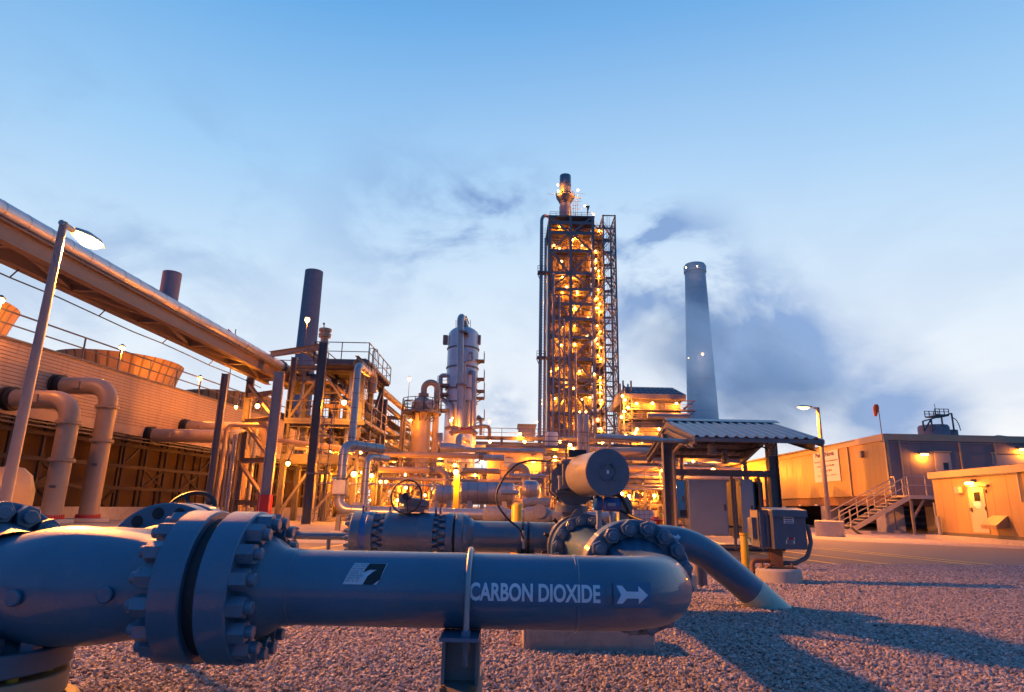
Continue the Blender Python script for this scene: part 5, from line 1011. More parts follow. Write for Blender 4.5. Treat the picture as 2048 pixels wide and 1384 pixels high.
# secondary framing between the main levels
rndf = random.Random(21)
for i in range(len(lev)-1):
    z1, z0 = tz(lev[i]), tz(lev[i+1])
    for f in (.33, .66):
        z = z0+(z1-z0)*f; mb = MB(); mb.bb(xl+.5,xr-.5,TY+1.0,TY+1.2,z-.1,z+.1); mb.build('sub_beam', tst, T)
    mb = MB()
    for k in range(9): x = xl+1.2+(xr-xl-2.4)*k/8+rndf.uniform(-.5,.5); mb.bar((x,TY+1.1,z0), (x+rndf.choice((0,0,1.2,-1.2)),TY+1.1,z1), rndf.choice((.10,.14,.2)))
    mb.build('hangers', tst, T)
    mb = MB()
    for k in range(5): x = xl+.6+rndf.uniform(0,xr-xl-3); mb.pipe([(x,TY+2.4,z0+.3),(x,TY+2.4,z0+rndf.uniform(.8,2.4)),(x+rndf.uniform(1,3),TY+2.4,z0+rndf.uniform(.8,2.4))], rndf.uniform(.08,.2), None, 8, 3)
    mb.build('small_piping', pp, T)
# ribs, ducts and rooms on the core face
rndt = random.Random(3)
for i in range(len(lev)-1):
    z1, z0 = tz(lev[i])-.5, tz(lev[i+1])+.2; mb = MB(); x = xl+1.2
    while x < xr-1:
        w = rndt.choice((.25,.25,.4,.8)); mb.bb(x,x+w,TY+3.3,TY+4.02,z0,z0+(z1-z0)*rndt.uniform(.55,1)); x += rndt.uniform(.7,1.5)
    mb.build('stiffeners', tst, T)
    mb = MB(); q = rndt.uniform(xl+1,xr-4); mb.bb(q,q+rndt.uniform(1.5,3.2),TY+1.8,TY+3.28,z0,z0+min(2.6,(z1-z0)*.7)); mb.build('equipment_box', rndt.choice((tst,tpan)), T)
    mb = MB(); mb.tube([(xl+1,TY+1.6,z1-.6),(xr-1,TY+1.6,z1-.6)], rndt.uniform(.15,.4), 10); mb.build('header_pipe', pp, T)
mb = MB(); mb.bb(xl-.4,xr+.6,TY-.4,TY+22.4,ztop-.4,ztop); mb.build('roof_deck', tst, T); mb = MB(); mb.rail([(xl,TY,ztop),(xr+.4,TY,ztop)], 1.3, .05, 2); mb.build('railing', tst, T)
ex = tx(1135,390); EY = TY+8; ez = lambda y: P(1135, y, EY).z
mb = MB(); e0 = ez(430); e1 = ez(352); h = e1-e0; mb.lathe([(-1,1.95),(h*.2,1.95),(h*.21,1.75),(h*.66,1.75),(h*.67,1.85),(h*.98,1.85),(h,1.8),(h,1.5),(h-2,1.5)], (ex,EY,e0), Z1, 36, False); mb.build('exhaust_stack', mat('stack_steel', (.20,.21,.24), .45, .4, .15, .5), T)
for f in (.3,.45,.55,.75): mb = MB(); mb.lathe([(-.1,1.75),(-.1,1.92),(.1,1.92),(.1,1.75)], (ex,EY,e0+h*f), Z1, 36, False); mb.build('stack_ring', tst, T)
z = ez(396); mb = MB(); mb.lathe([(0,2.95),(.15,2.95),(.15,1.8),(0,1.8)], (ex,EY,z), Z1, 28, False); mb.lathe([(0,2.95),(-1.6,2.0)], (ex,EY,z), Z1, 28, False); mb.rail([(ex+2.95*math.cos(2*PI*k/16),EY+2.95*math.sin(2*PI*k/16),z+.15) for k in range(17)], 1.3, .06, 5); mb.build('stack_platform', tst, T)
mb = MB(); 
for k, px in enumerate((1151,1156,1160)): mb.bar((tx(px,410),EY-1,ztop), (tx(px,410),EY-1,ez(398-k*3)), .12)
for yy in (398,405,413,420): mb.bar((tx(1148,410),EY-1,ez(yy)), (tx(1168,410),EY-1,ez(yy)), .1)
mb.bar((tx(1168,410),EY-1,ez(400)), (tx(1140,400),EY-1,ez(393)), .15); mb.bar((tx(1096,390),EY,ez(389)), (tx(1177,388),EY,ez(387)), .08); mb.build('davit', tst, T)
mb = MB(); mb.prism([(-.9,0),(.5,0),(.4,-.4),(.0,-1.8),(-.1,-2.8),(-.3,-2.8),(-.3,-.5),(-.9,-.3)], (tx(1177,410),TY+1,tz(409)), X1, Z1, .5); mb.bar((tx(1177,410)-.2,TY+1.2,ztop-.4), (tx(1177,410)-.2,TY+1.2,tz(409)), .25); mb.build('crane_bracket', rust, T)
def z7(x, y): return 1030+x/4.773, 330+y/4.773
def z8(x, y): return 1030+x/4.773, 600+y/4.773
main = [z7(*q) for q in ((430,583),(372,765),(445,918),(540,765),(570,1050),(528,1137),(452,1215),(595,1215),(572,1360),(255,532),(253,1310),(750,470),(640,770),(690,790))] + [z8(*q) for q in ((572,72),(568,250),(687,348),(570,420),(340,680),(617,678),(715,930),(250,955),(250,988),(543,1180),(210,1163),(440,430),(370,370),(450,960),(380,940),(640,950),(480,790))]
side = [z7(*q) for q in ((770,820),(772,915),(798,1010),(803,1062),(793,1190),(772,1277),(810,1325),(793,1362))] + [z8(*q) for q in ((792,75),(813,110),(785,245),(773,380),(790,420),(820,455),(793,528),(822,562),(757,705),(815,740),(817,790),(818,832),(815,885),(827,955),(815,990),(790,1135),(820,1225),(830,1245),(815,300))]
for i, (px, py) in enumerate(main): lamp_part(T, P(px,py,TY+(.6 if i % 3 else 2.2)), .31 if i % 3 else .26, bulb_far, name='lamp')
for px, py in side: lamp_part(T, P(px,py,TY-.5), .25, bulb_far)
for k in range(26): lamp_part(T, V((rnds.uniform(xl+1.0,xr+2.6),TY+rnds.choice((.7,1.6,2.6)),7+3.1*k)), .27, bulb_far)  # unseen inner lamps, added to spread orange light over the tower
for px, py in (z7(408,190), z7(415,250), z7(600,240), z7(668,388)): lamp_part(T, P(px,py,EY-2.5), .36, bulb_far)
for k in range(30):
    z = 6+2.72*k; x0, x1 = xr+.5, xr+3.4+.25*math.sin(k*1.7); mb = MB(); mb.bb(x0,x1,TY+.5,TY+12,z,z+.12); mb.rail([(x0,TY+.5,z+.12),(x1,TY+.5,z+.12)], 1.15, .06, 1.0)
    a, b = (x0+.2,z+.2), (x1-.2,z+2.6)
    if k % 2: a, b = (x1-.2,z+.2), (x0+.2,z+2.6)
    mb.bar((a[0],TY+3,a[1]), (b[0],TY+3,b[1]), .9, .2); mb.bar((a[0],TY+2.4,a[1]+1), (b[0],TY+2.4,b[1]+1), .1); mb.build('side_landing', tst, T)
    if k % 3 != 1: mb = MB(); mb.bb(x0,x0+rnds.uniform(1.4,2.8),TY+9,TY+9.2,z,z+rnds.uniform(1.2,2.6)); mb.build('screen_panel', tpan, T)
for x in (xr+1.6, xr+3.3): mb = MB(); mb.bb(x-.16,x+.16,TY+.4,TY+.7,0,ztop-8); mb.bb(x-.16,x+.16,TY+11,TY+11.3,0,ztop-8); mb.build('side_post', tst, T)
# stair tower beside it
SY = 177; H_ = thing('stair_tower', 'lattice hoist and stair tower right of the great absorber tower', 'tower', (28, SY, 0)); zs_ = P(1217,430,SY).z
xa, xb = P(1206,440,SY).x, P(1230,440,SY).x; xs3 = (xa, xb); SD = 9
for x in xs3:
    for y in (SY, SY+SD): mb = MB(); mb.bb(x-.22,x+.22,y-.22,y+.22,0,zs_); mb.build('column', tst, H_)
nz = 20
for k in range(nz+1):
    z = 2+(zs_-2.2)*k/nz; mb = MB()
    for y in (SY, SY+SD): mb.bar((xa,y,z), (xb,y,z), .28)
    for x in xs3: mb.bar((x,SY,z), (x,SY+SD,z), .28)
    mb.build('girt', tst, H_)
    if k < nz:
        zn = 2+(zs_-2.2)*(k+1)/nz; mb = MB()
        for x in xs3:
            for j in range(3):
                ya, yb = SY+SD*j/3, SY+SD*(j+1)/3; mb.bar((x,ya,z), (x,yb,zn), .17); mb.bar((x,ya,zn), (x,yb,z), .17)
        mb.build('lacing', tst, H_)
        mb = MB(); a, b = ((xa+.6,SY+3,z+.1),(xb-.6,SY+3,zn-.1)); 
        if k % 2: a, b = (b[0],SY+5.5,z+.1), (a[0],SY+5.5,zn-.1)
        mb.bar(a, b, 1.1, .25); mb.bar(V(a)+V((0,-.6,1)), V(b)+V((0,-.6,1)), .12); mb.build('stair_flight', tst, H_); mb = MB(); mb.bb(xa+.3,xb-.3,SY+SD-1.6,SY+SD-.3,z,z+.12); mb.rail([(xa+.3,SY+.5,z),(xb-.3,SY+.5,z)], 1.1, .06, 1.2); mb.bar((xa,SY+SD,z), (xb,SY+SD,zn), .17); mb.build('landing', tst, H_)
for x in (xa+.9, xa+1.4, xa+1.9): mb = MB(); mb.bar((x,SY-.3,2), (x,SY-.3,zs_), .09); mb.build('hoist_rope', galv, H_)
for k in range(7): z = 8+zs_*.13*k; mb = MB(); mb.bb(xr+.5,xa-.2,SY+3,SY+3.3,z,z+.4); mb.bar((xr+.5,SY+3,z-4), (xa-.2,SY+3,z), .25); mb.build('tie_beam', tst, H_)
# ---------------------------------------------------------------- boiler house right of the tower
BY = 150; hb = thing('boiler_house', 'ribbed boiler house with a gridded hip roof lit by three lamps', 'building', (34,BY,0)); bx_ = lambda px, y=830: P(px,y,BY).x; bz = lambda y: P(1310,y,BY).z
bw = striped('boiler_cladding', (.20,.17,.18), (.10,.08,.08), .8, 0, .2, .55, 0, .6, .15)
x0, x1 = bx_(1263), bx_(1362); mb = MB(); mb.bb(x0,x1,BY,BY+20,0,bz(800)); mb.build('wall', bw, hb)
mb = MB(); z0, z1 = bz(800), bz(779); o = 1.6; A = [(x0-o,BY-o,z0),(x1+o*.6,BY-o,z0),(x1+o*.6,BY+21,z0),(x0-o,BY+21,z0)]; mb.add([(q[0],q[1],q[2]) for q in A]+[(q[0],q[1],z0+1.0) for q in A]+[(x0-o+.2,BY+1.2,z1+.6),(x1-1.5,BY+1.2,z1+.6),(x1-1.5,BY+14,z1+.6),(x0-o+.2,BY+14,z1+.6)], [(0,1,5,4),(1,2,6,5),(2,3,7,6),(3,0,4,7),(4,5,9,8),(5,6,10,9),(6,7,11,10),(7,4,8,11),(8,9,10,11),(3,2,1,0)]); mb.build('roof', bw, hb)
mb = MB()
for k in range(11): f = k/10; a = V(A[0]).lerp(V(A[1]), f)+V((0,-.12,1.05)); b = V((x0-o+.2,BY+1.1,z1+.68)).lerp(V((x1-1.5,BY+1.1,z1+.68)), f); mb.bar(a, b, .14)
for f in (.02,.35,.68,1): a = V(A[0])+V((0,-.12,1.05)); b = V((x0-o+.2,BY+1.1,z1+.68)); c = V(A[1])+V((0,-.12,1.05)); d = V((x1-1.5,BY+1.1,z1+.68)); mb.bar(a.lerp(b,f), c.lerp(d,f), .14)
mb.build('roof_grid', galv, hb)
for y in (821,840,858,880): z = bz(y); mb = MB(); mb.bb(x0-1,x1+2.4,BY-2,BY-.01,z-.2,z); mb.rail([(x0-1,BY-2,z),(x1+2.4,BY-2,z)], 1.2, .06, 3); mb.build('gallery', tst, hb)
for y in (802,822): z = bz(y); mb = MB(); mb.bar((x1,BY-1,z-2.6), (x1+3,BY-1,z), .25); mb.bar((x1,BY-1,z), (x1+3.2,BY-1,z), .25); mb.bar((x1,BY+3,z-2.6), (x1+3,BY+3,z), .25); mb.build('bracket', tst, hb)
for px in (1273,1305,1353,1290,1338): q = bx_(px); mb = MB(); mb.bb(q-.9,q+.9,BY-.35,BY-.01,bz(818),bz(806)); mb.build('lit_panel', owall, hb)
mb = MB(); mb.tube([(bx_(1290),BY-2.6,bz(834)),(bx_(1372),BY-2.6,bz(834))], .7, 14); mb.build('header_pipe', pp, hb)
for px, py in ((1273,807),(1305,806.5),(1353,807),(1273,861),(1245,792),(1250,800),(1256,815),(1248,823),(1243,834),(1270,866),(1252,871),(1284,884),(1273,880),(1282,901),(1274,858),(1318,858)): lamp_part(hb, P(px,py,BY-2.6), .34, bulb_far)
q0, q1 = bx_(1246), bx_(1262); mb = MB()
for k in range(9): z = 4+2.9*k; mb.bb(q0,q1,BY-1,BY+3,z,z+.2); mb.rail([(q0,BY-1,z+.2),(q1,BY-1,z+.2)], 1.1, .05, 2); mb.bar((q0,BY-.5,z+.3) if k % 2 else (q1,BY-.5,z+.3), (q1,BY-.5,z+3) if k % 2 else (q0,BY-.5,z+3), .5,.2)
for x in (q0, q1): mb.bar((x,BY-1,0), (x,BY-1,31), .35); mb.bar((x,BY+3,0), (x,BY+3,31), .35)
mb.build('stair_frame', tst, hb)
zq = P(1300,883,70).z; pipe_thing([P(1200,873,62), P(1240,876,62), P(1320,879,62)], .3, 'blue lit pipe bridge header crossing before the boiler house', cladp)
# lower works around the foot of the tower
xrack('tower_foot_rack', 'dense rack of pipes around the foot of the great tower', 1080, 1262, 110, (5.5, 9.0, 12.5), 10, 7.5, tst, [(2,5.5,.5,pp),(4,9,.45,pp),(6,9,.5,pp),(3,12.5,.5,pp),(7,5.5,.6,pp)],
      [(1205,885,.28),(1203,893,.26),(1208,890,.26),(1212,900,.24),(1136,893,.26),(1090,935,.2),(1060,925,.2),(1180,935,.2),(1215,925,.22),(1150,915,.22),(1240,905,.22)], 12.6)
# ---------------------------------------------------------------- chimneys
def chimney(px0, y0, px1, y1, Y, w0, w1, label, mt, lip=False):
    a, b = P(px0,y0,Y), P(px1,y1,Y); k = (b-V((0,0,1))).length/FPX; r0, r1 = w0/2*(a-V((0,0,1))).length/FPX, w1/2*k
    rb = r1+(r1-r0)*(b.z)/(a.z-b.z); t = thing('chimney', label, 'chimney', (b.x,Y,0)); mb = MB(); mb.lathe([(0,rb),(a.z,r0),(a.z,r0*.9),(a.z-6,r0*.88)], (b.x,Y,0), Z1, 64, False); mb.build('shaft', mt, t); return t, a, b.x, r0
chm = striped('chimney_concrete', (.62,.58,.58), (.50,.47,.47), 9.0, 2, .12, .85, 0, .15, .14)
chd = striped('chimney_dark', (.27,.21,.23), (.20,.16,.17), 5.0, 2, .06, .85, 0, .15, .2)
chimney(628.5,543,609,730,220,33,38,'tall dark chimney rising behind the service tower',chd)
q = P(345,546,24.5); t = thing('vent_stack', 'short dark round stack standing up behind the overhead insulated pipe', 'stack', (q.x,24.5,8.2)); mb = MB(); mb.lathe([(8.1,.44),(8.14,.44),(8.14,.36),(q.z,.36),(q.z,.32),(q.z-.3,.32)], (q.x,24.5,0), Z1, 32, False); mb.bb(q.x-.5,dx(24.5)-.3,24.3,24.7,7.95,8.1); mb.build('shaft', chd, t)
t, a, xcen, r0 = chimney(1389,530,1406,838,350,37,58,'very tall pale chimney veiled by steam right of the boiler house',chm)
mb = MB(); mb.lathe([(-5,r0),(-5,r0+.7),(-1.2,r0+.7),(-1.2,r0+.2)], (xcen,350,a.z), Z1, 48, False); mb.build('rim', chm, t)
wl = bulb('pale_beacon', 30.0, (1,.9,.75))
for px, py, r in ((1405,708,.8),(1377,716,.35),(1372,535,.4),(1394,532,.4)): lamp_part(t, P(px,py,336), r, wl, name='warning_lamp')
# ---------------------------------------------------------------- shelter with cabinets
RYF, RYR, RYB = 15.0, 17.7, 20.3; ZE, ZR = 2.70, 3.42; XL, XR = 4.35, 7.42
sh = thing('equipment_shelter', 'open steel shelter with a ribbed pitched roof over grey cabinets', 'shelter', (5.9,17.7,0))
roof_m = mat('roof_sheet', (.31,.28,.30), .38, .35, .12, 1.5, .04, 40, dirt=(.22,.17,.13), dirt_amt=.35)
def rsheet(y0, z0, y1, z1, nm):
    mb = MB(); n = int((XR-XL)/.235); vs, fs = [], []; prof = []
    for k in range(n):
        a = XL+.235*k; prof += [(a,0),(a+.05,.045),(a+.09,.045),(a+.14,0)]
    prof.append((XR,0)); m = len(prof)
    for t_ in (0, .012):
        for y, z in ((y0,z0),(y1,z1)):
            for x, h in prof: vs.append((x,y,z+h+t_))
    for b in (0, 2*m):
        for k in range(m-1): fs.append((b+k,b+k+1,b+m+k+1,b+m+k))
    for k in range(m-1): fs.append((k,k+1,2*m+k+1,2*m+k)); fs.append((m+k,3*m+k,3*m+k+1,m+k+1))
    mb.add(vs, fs); return mb.build(nm, roof_m, sh, 0)
rsheet(RYF, ZE, RYR, ZR, 'roof_sheet'); rsheet(RYB, ZE, RYR, ZR, 'roof_sheet')
mb = MB(); mb.prism([(-.28,-.075),(0,.02),(.28,-.075),(.28,-.06),(0,.04),(-.28,-.06)], (XL-.02,RYR,ZR+.06), Y1, Z1, XR-XL+.04); mb.build('ridge_cap', roof_m, sh)
for x in (XL+.03, XR-.03):
    for a, b in (((x,RYF,ZE-.09),(x,RYR,ZR-.09)),((x,RYB,ZE-.09),(x,RYR,ZR-.09))): mb = MB(); mb.bar(a, b, .05, .17); mb.build('rake_board', gm, sh)
for k in range(5):
    f = (k+.3)/4.6
    for yy in (RYF, RYB): q = V((0,yy,ZE)).lerp(V((0,RYR,ZR)), f); mb = MB(); mb.bb(XL+.08,XR-.08,q.y-.03,q.y+.03,q.z-.13,q.z-.03); mb.build('purlin', steel, sh)
mb = MB(); mb.bb(XL,XR,RYF-.03,RYF,ZE-.10,ZE-.012); mb.build('gutter', steel, sh)
px_ = (4.36, 7.26)
for x in px_:
    mb = MB(); mb.ibeam((x,17.7,.02), (x,17.7,ZR-.35), .26, .24, .02, face=(1,0,0)); mb.build('post', steel, sh)
    mb = MB(); mb.ibeam((x,RYF+.15,ZE-.16), (x,17.7,ZR-.28), .2, .12, .015, face=(0,0,1)); mb.ibeam((x,RYB-.15,ZE-.16), (x,17.7,ZR-.28), .2, .12, .015, face=(0,0,1)); mb.build('rafter', steel, sh)
for z, h in ((ZR-.34,.2),(2.03,.17)): mb = MB(); mb.bb(px_[0]+.13,px_[1]-.13,17.6,17.8,z-h/2,z+h/2); mb.build('cross_beam', steel, sh)
for z in (.62,.10): mb = MB(); mb.bb(px_[0]+.13,px_[1]-.13,17.45,17.5,z-.025,z+.025); mb.build('cross_rail', steel, sh)
mb = MB(); mb.bb(4.55,7.15,17.55,18.6,.02,.16); mb.build('skid_beam', steel, sh)
def caged(p):
    t = thing('caged_lamp', '', 'lamp', p, 'unlit caged lamps under the shelter roof'); mb = MB(); mb.lathe([(0,.09),(-.06,.11),(-.10,.08),(-.24,.075),(-.29,.04)], p, Z1, 14); mb.build('globe', mat('lamp_glass', (.30,.27,.24), .15, 0, .1, 9) if 'lamp_glass' not in MATS else MATS['lamp_glass'], t)
    mb = MB(); 
    for k in range(8): g = PI*k/4; mb.bar(p+V((.095*math.cos(g),.095*math.sin(g),-.07)), p+V((.095*math.cos(g),.095*math.sin(g),-.27)), .012)
    for z in (-.12,-.2,-.27): mb.lathe([(z-.006,.09),(z-.006,.10),(z+.006,.10),(z+.006,.09)], p, Z1, 14, False)
    mb.build('cage', galv, t); mb = MB(); mb.lathe([(0,.06),(.10,.06)], p, Z1, 10); mb.build('hood', galv, t); return t
for (px, py, Y, lb) in ((1423,886,16.0,'unlit caged lamp hanging under the front roof slope at mid shelter'),(1543,890,16.4,'unlit caged lamp on the right post of the shelter'),(1449,908,18.6,'unlit caged lamp under the rear roof slope of the shelter')):
    caged(P(px,py,Y))['label'] = lb
cabm = mat('cabinet_grey', (.27,.265,.28), .4, .25, .1, 2, .04, 50, dirt=(.18,.15,.14), dirt_amt=.3)
def cab(pa, pb, yt, yb, Y, d, label, m, seams=()):
    a, b = P(pa,yt,Y), P(pb,yb,Y); t = thing('control_cabinet', label, 'cabinet', ((a.x+b.x)/2,Y,b.z), 'cabinets under the shelter'); mb = MB(); mb.bb(a.x,b.x,Y,Y+d,b.z,a.z); o = mb.build('case', m, t)
    bv_ = o.modifiers.new('bevel','BEVEL'); bv_.width = .015; bv_.segments = 2
    mb = MB(); mb.bb(a.x+.03,b.x-.03,Y-.012,Y-.001,b.z+.04,a.z-.04); mb.build('door', m, t); mb = MB(); mb.bb(b.x-.10,b.x-.06,Y-.04,Y-.0125,(a.z+b.z)/2-.08,(a.z+b.z)/2+.08); mb.build('handle', steel_dk, t); return t
cab(1376, 1459, 958, 1072, 17.1, .5, 'wide pale grey cabinet beside the left shelter post', cabm)
cab(1468, 1476, 955, 1078, 17.2, .4, 'narrow upright cabinet between the two wide cabinets', steel)
cab(1479, 1514, 958, 1078, 17.1, .5, 'second wide smooth cabinet right of the pale grey one in the shelter', mat('cabinet_steel', (.29,.29,.31), .3, .35, .08, 1))
cab(1518, 1527, 955, 1082, 17.2, .35, 'slim dark cabinet left of the right shelter post', steel_dk)
t = cab(1352, 1374, 960, 1036, 17.3, .3, 'small glass fronted analyser cabinet beside the left shelter post', mat('cabinet_mirror', (.22,.24,.26), .12, .9, .06, 1)); q = P(1366,1026,17.27); mb = MB(); mb.bb(q.x-.07,q.x+.07,17.26,17.275,q.z-.09,q.z+.08); mb.build('screen', black_m, t)
cab(1459, 1533, 962, 1074, 17.75, .3, 'dark backing panel added to blacken the gaps behind the shelter cabinets', steel_dk)  # dark sheet added so the shaded gaps between the cabinets turn black
for a, lab in ((1462,'left'),(1516,'middle'),(1530,'right')):
    x = P(a,1000,17.25).x; mb = MB(); mb.tube([(x,17.1,.06),(x,17.1,2.0)], .035, 8); mb.build('conduit', steel_dk, None, label=lab+' upright conduit between the shelter cabinets', cat='conduit', group='upright conduits in the shelter')
cable([P(1190,873,15.6), P(1392,884,15.6)], .055, 'long grey conduit reaching the shelter eave from the left', galv, 'conduit', 'conduit', 12)
cable([P(1392,880,15.7), P(1362,889,16.6), P(1347,905,17.4), (P(1347,905,17.4).x,17.4,.06)], .05, 'bent conduit running down the left shelter post', beige, 'conduit', 'conduit', 12, b=.25)
cable([P(1470,905,17.4), P(1525,893,17.5), P(1538,900,17.5)], .022, 'thin wire sagging under the shelter roof to the right post', black_m, 'cable', 'cable')
# ---------------------------------------------------------------- control box on a post
bx0, by0 = 4.02, 9.85
cbx = thing('control_box', 'grey hooded control box on a post with a round concrete foot', 'control box', (bx0,by0,0))
c1 = P(1545,1040,by0-.2).x; c2 = P(1611,1040,by0-.2).x; zt_ = P(1575,1020,by0-.2).z; zb_ = P(1575,1099,by0-.2).z
boxm = mat('box_enamel', (.105,.11,.135), .38, 0, .08, 5, .05, 60, dirt=(.09,.08,.07), dirt_amt=.3)
mb = MB(); mb.bb(c1,c2,by0-.2,by0+.12,zb_,zt_); o = mb.build('case', boxm, cbx); q_ = o.modifiers.new('bevel','BEVEL'); q_.width = .008; q_.segments = 2
mb = MB(); mb.prism([(-.03,-.10),(-.025,0),(.36,.035),(.36,-.02),(.0,-.10)], (c1-.015,by0-.215,zt_+.0), Y1, Z1, c2-c1+.03); mb.build('hood', boxm, cbx)
mb = MB(); mb.bb(c1-.17,c1-.002,by0-.08,by0+.22,zb_+.02,zt_-.01); mb.bb(c1-.15,c1-.12,by0-.105,by0-.081,zb_+.04,zt_-.04); mb.bb(c1-.06,c1-.03,by0-.105,by0-.081,zb_+.04,zt_-.04); mb.build('rear_case', boxm, cbx)
mb = MB(); mb.bb(c1-.24,c1-.171,by0-.02,by0+.16,zb_+.14,zt_-.12); mb.build('side_box', boxm, cbx)
lblm = MATS['tag_white']
for (pa, pb, ya, yb) in ((1567,1588,1034,1047),(1575,1590,1075,1079),(1572,1590,1080,1088)):
    a, b = P(pa,ya,by0-.203), P(pb,yb,by0-.203); mb = MB(); mb.bb(a.x,b.x,by0-.2035,by0-.2005,b.z,a.z); lo = mb.build('label_plate', lblm, cbx)
    mb = MB()
    for k in range(3): z = b.z+(a.z-b.z)*(k+.6)/3.2; mb.bb(a.x+.012,b.x-.012-.01*(k%2),by0-.2055,by0-.204,z-.006,z+.006)
    mb.build('print_lines', red_m if pa == 1575 else black_m, lo)
mb = MB(); mb.ibeam((bx0-.02,by0+.05,.24), (bx0-.02,by0+.05,zb_), .17, .17, .015, face=(.2,1,0)); mb.build('post', rust, cbx)
mb = MB(); mb.bb(bx0-.22,bx0+.2,by0-.15,by0+.25,.21,.235); mb.build('base_plate', rust, cbx)
mb = MB(); mb.lathe([(-.02,.335),(.18,.335),(.21,.31)], (bx0-.02,by0+.04,0), Z1, 40); mb.build('footing', conc2, cbx)
mb = MB()
for sx in (-.17,.15):
    for sy in (-.1,.2): mb.lathe([(0,.018),(.05,.018)], (bx0+sx,by0+sy,.235), Z1, 8)
mb.build('anchor_bolts', rust, cbx)
a = P(1615,1050,by0); cable([a, P(1618,1065,by0), P(1622,1085,by0), P(1614,1115,by0), P(1590,1127,by0), (bx0+.06,by0+.05,P(1585,1126,by0).z)], .032, 'thick ribbed flexible conduit looping from the box back to its post', steel, 'conduit', 'flexible_conduit', 12, b=.12)
cable([P(1505,1165,9.9), P(1505,1121,9.9), P(1546,1121,9.9)], .035, 'short brown conduit elbow left of the control box foot', rust, 'conduit', 'conduit', 12, b=.06)
cable([P(1527,1150,9.8), P(1530,1137,9.7), P(1548,1130,9.7)], .008, 'thin black wire by the control box foot', black_m, 'cable')
cable([P(1528,1050,10.2), P(1498,1072,10.2), P(1503,1088,10.1), P(1520,1093,10.0)], .012, 'thin green wire hanging under the side of the control box', mat('wire_green', (.02,.12,.06), .5), 'cable')
for px, lab in ((1397,'left'),(1408,'right')):
    x = P(px,1160,9.1).x; cable([(x,9.1,0),(x,9.1,P(px,1124,9.1).z)], .045, lab+' of two short grey conduit stubs rising from the gravel', steel, 'conduit', 'conduit_stub', 12, 'conduit stubs in the gravel')
cable([P(1330,1117,9.3), P(1391,1119,9.1)], .03, 'thin level conduit ending at the two stubs in the gravel', steel, 'conduit', 'conduit', 10)
block('concrete_block', (P(1372,1150,8.6).x, 8.6, .10), (.22,.22,.24), conc2, 'small concrete block partly hidden behind the pipe elbow', 'concrete block')
def bollard(px, py, Y, r, label, base=None):
    p = P(px,py,Y); t = thing('bollard', label, 'bollard', (p.x,Y,0), 'yellow bollards'); mb = MB(); mb.lathe([(0,r),(p.z-.07,r),(p.z-.03,r*.75),(p.z,.02)], (p.x,Y,0), Z1, 24); mb.build('post', yel, t)
    if base: mb = MB(); mb.lathe([(base-.02,r),(base-.02,r*1.18),(base+.02,r*1.18),(base+.02,r)], (p.x,Y,0), Z1, 24, False); mb.build('collar', yel, t)
bollard(1034,1005,11.5,.095,'yellow bollard with a domed cap behind the left end of the rear pipe')
bollard(1244,1020,13.0,.105,'yellow bollard partly hidden behind the blue transmitter')
bollard(1487,1066,11.8,.065,'yellow bollard in front of the shelter beside the control box',.62)
bollard(1322,1026,29,.10,'small far yellow bollard beside the red hydrant valve')
# ---------------------------------------------------------------- long tan annex on piers
ax = lambda Y: 22.42+(Y-38)*.034
an = thing('annex_building', 'long tan clad annex raised on concrete piers at the right', 'building', (26,45,0))
ann_lit = striped('annex_cladding_lit', (.42,.24,.075), (.24,.13,.04), .62, 1, .06, .5, 0, .35, .07, False, (.25,.14,.05), .4); ann_shaded = striped('annex_cladding_shaded', (.20,.155,.15), (.11,.08,.075), .75, 0, .04, .5, 0, .35, .07)  # lamplight and shade put into the cladding colour: side orange, front dark
trim = mat('annex_trim', (.42,.30,.18), .5, 0, .08, 1)
Z0_, Z1_ = 2.15, 5.35
mb = MB(); mb.add([(ax(38),38.03,Z0_),(ax(38),38.03,Z1_),(ax(84),84,Z1_),(ax(84),84,Z0_),(46,84,Z0_),(46,84,Z1_),(46,38.03,Z1_),(46,38.03,Z0_)], [(0,1,2,3),(3,2,5,4),(4,5,6,7),(1,6,5,2),(0,3,4,7)]); mb.build('side_wall', ann_lit, an)
mb = MB(); mb.bb(ax(38)-.02,46,37.95,38.02,Z0_,Z1_); mb.build('front_wall', ann_shaded, an)
mb = MB(); d_ = V((.034,1,0)).normalized(); mb.bar((ax(38)-.03,38,(Z1_+5.74)/2), (ax(84)-.03,84,(Z1_+5.74)/2), .16, 5.74-Z1_); mb.bb(ax(38)-.11,46,37.86,38.0,Z1_,5.74); mb.build('fascia', trim, an)
mb = MB(); mb.bb(ax(38),46,38.02,84,5.62,5.72); mb.build('roof', steel, an)
mb = MB(); mb.bb(ax(38)-.1,ax(38)+.12,37.84,38.0,Z0_,Z1_); mb.build('corner_trim', trim, an)
for Y in (39, 46.5, 54, 62, 70, 78): mb = MB(); mb.bb(ax(Y)+.05,ax(Y)+1.2,Y,Y+1.0,0,1.55); mb.build('pier', conc2, an)
for x in (25.2, 29, 33, 37, 41): mb = MB(); mb.bb(x,x+1.0,38.4,39.4,0,1.55); mb.build('pier', conc2, an)
for x in (26, 33, 40): mb = MB(); mb.bb(x,x+.9,60,61,0,1.55); mb.build('pier', conc2, an)
mb = MB(); mb.bar((ax(38)+.25,38.3,1.85), (ax(84)+.25,84,1.85), .3, .55); mb.bb(ax(38)+.1,46,38.1,38.35,1.57,2.14); mb.build('floor_beam', rust, an)
for k in range(6):
    Y = 41+7*k; mb = MB(); mb.bb(ax(Y)+.45,45.5,Y,Y+.25,1.58,2.1); mb.build('joist', steel_dk, an)
for z in (.45,.9,1.3): mb = MB(); mb.bb(ax(50)+1,45,44,44.1,z,z+.14); mb.build('tray', steel, an)
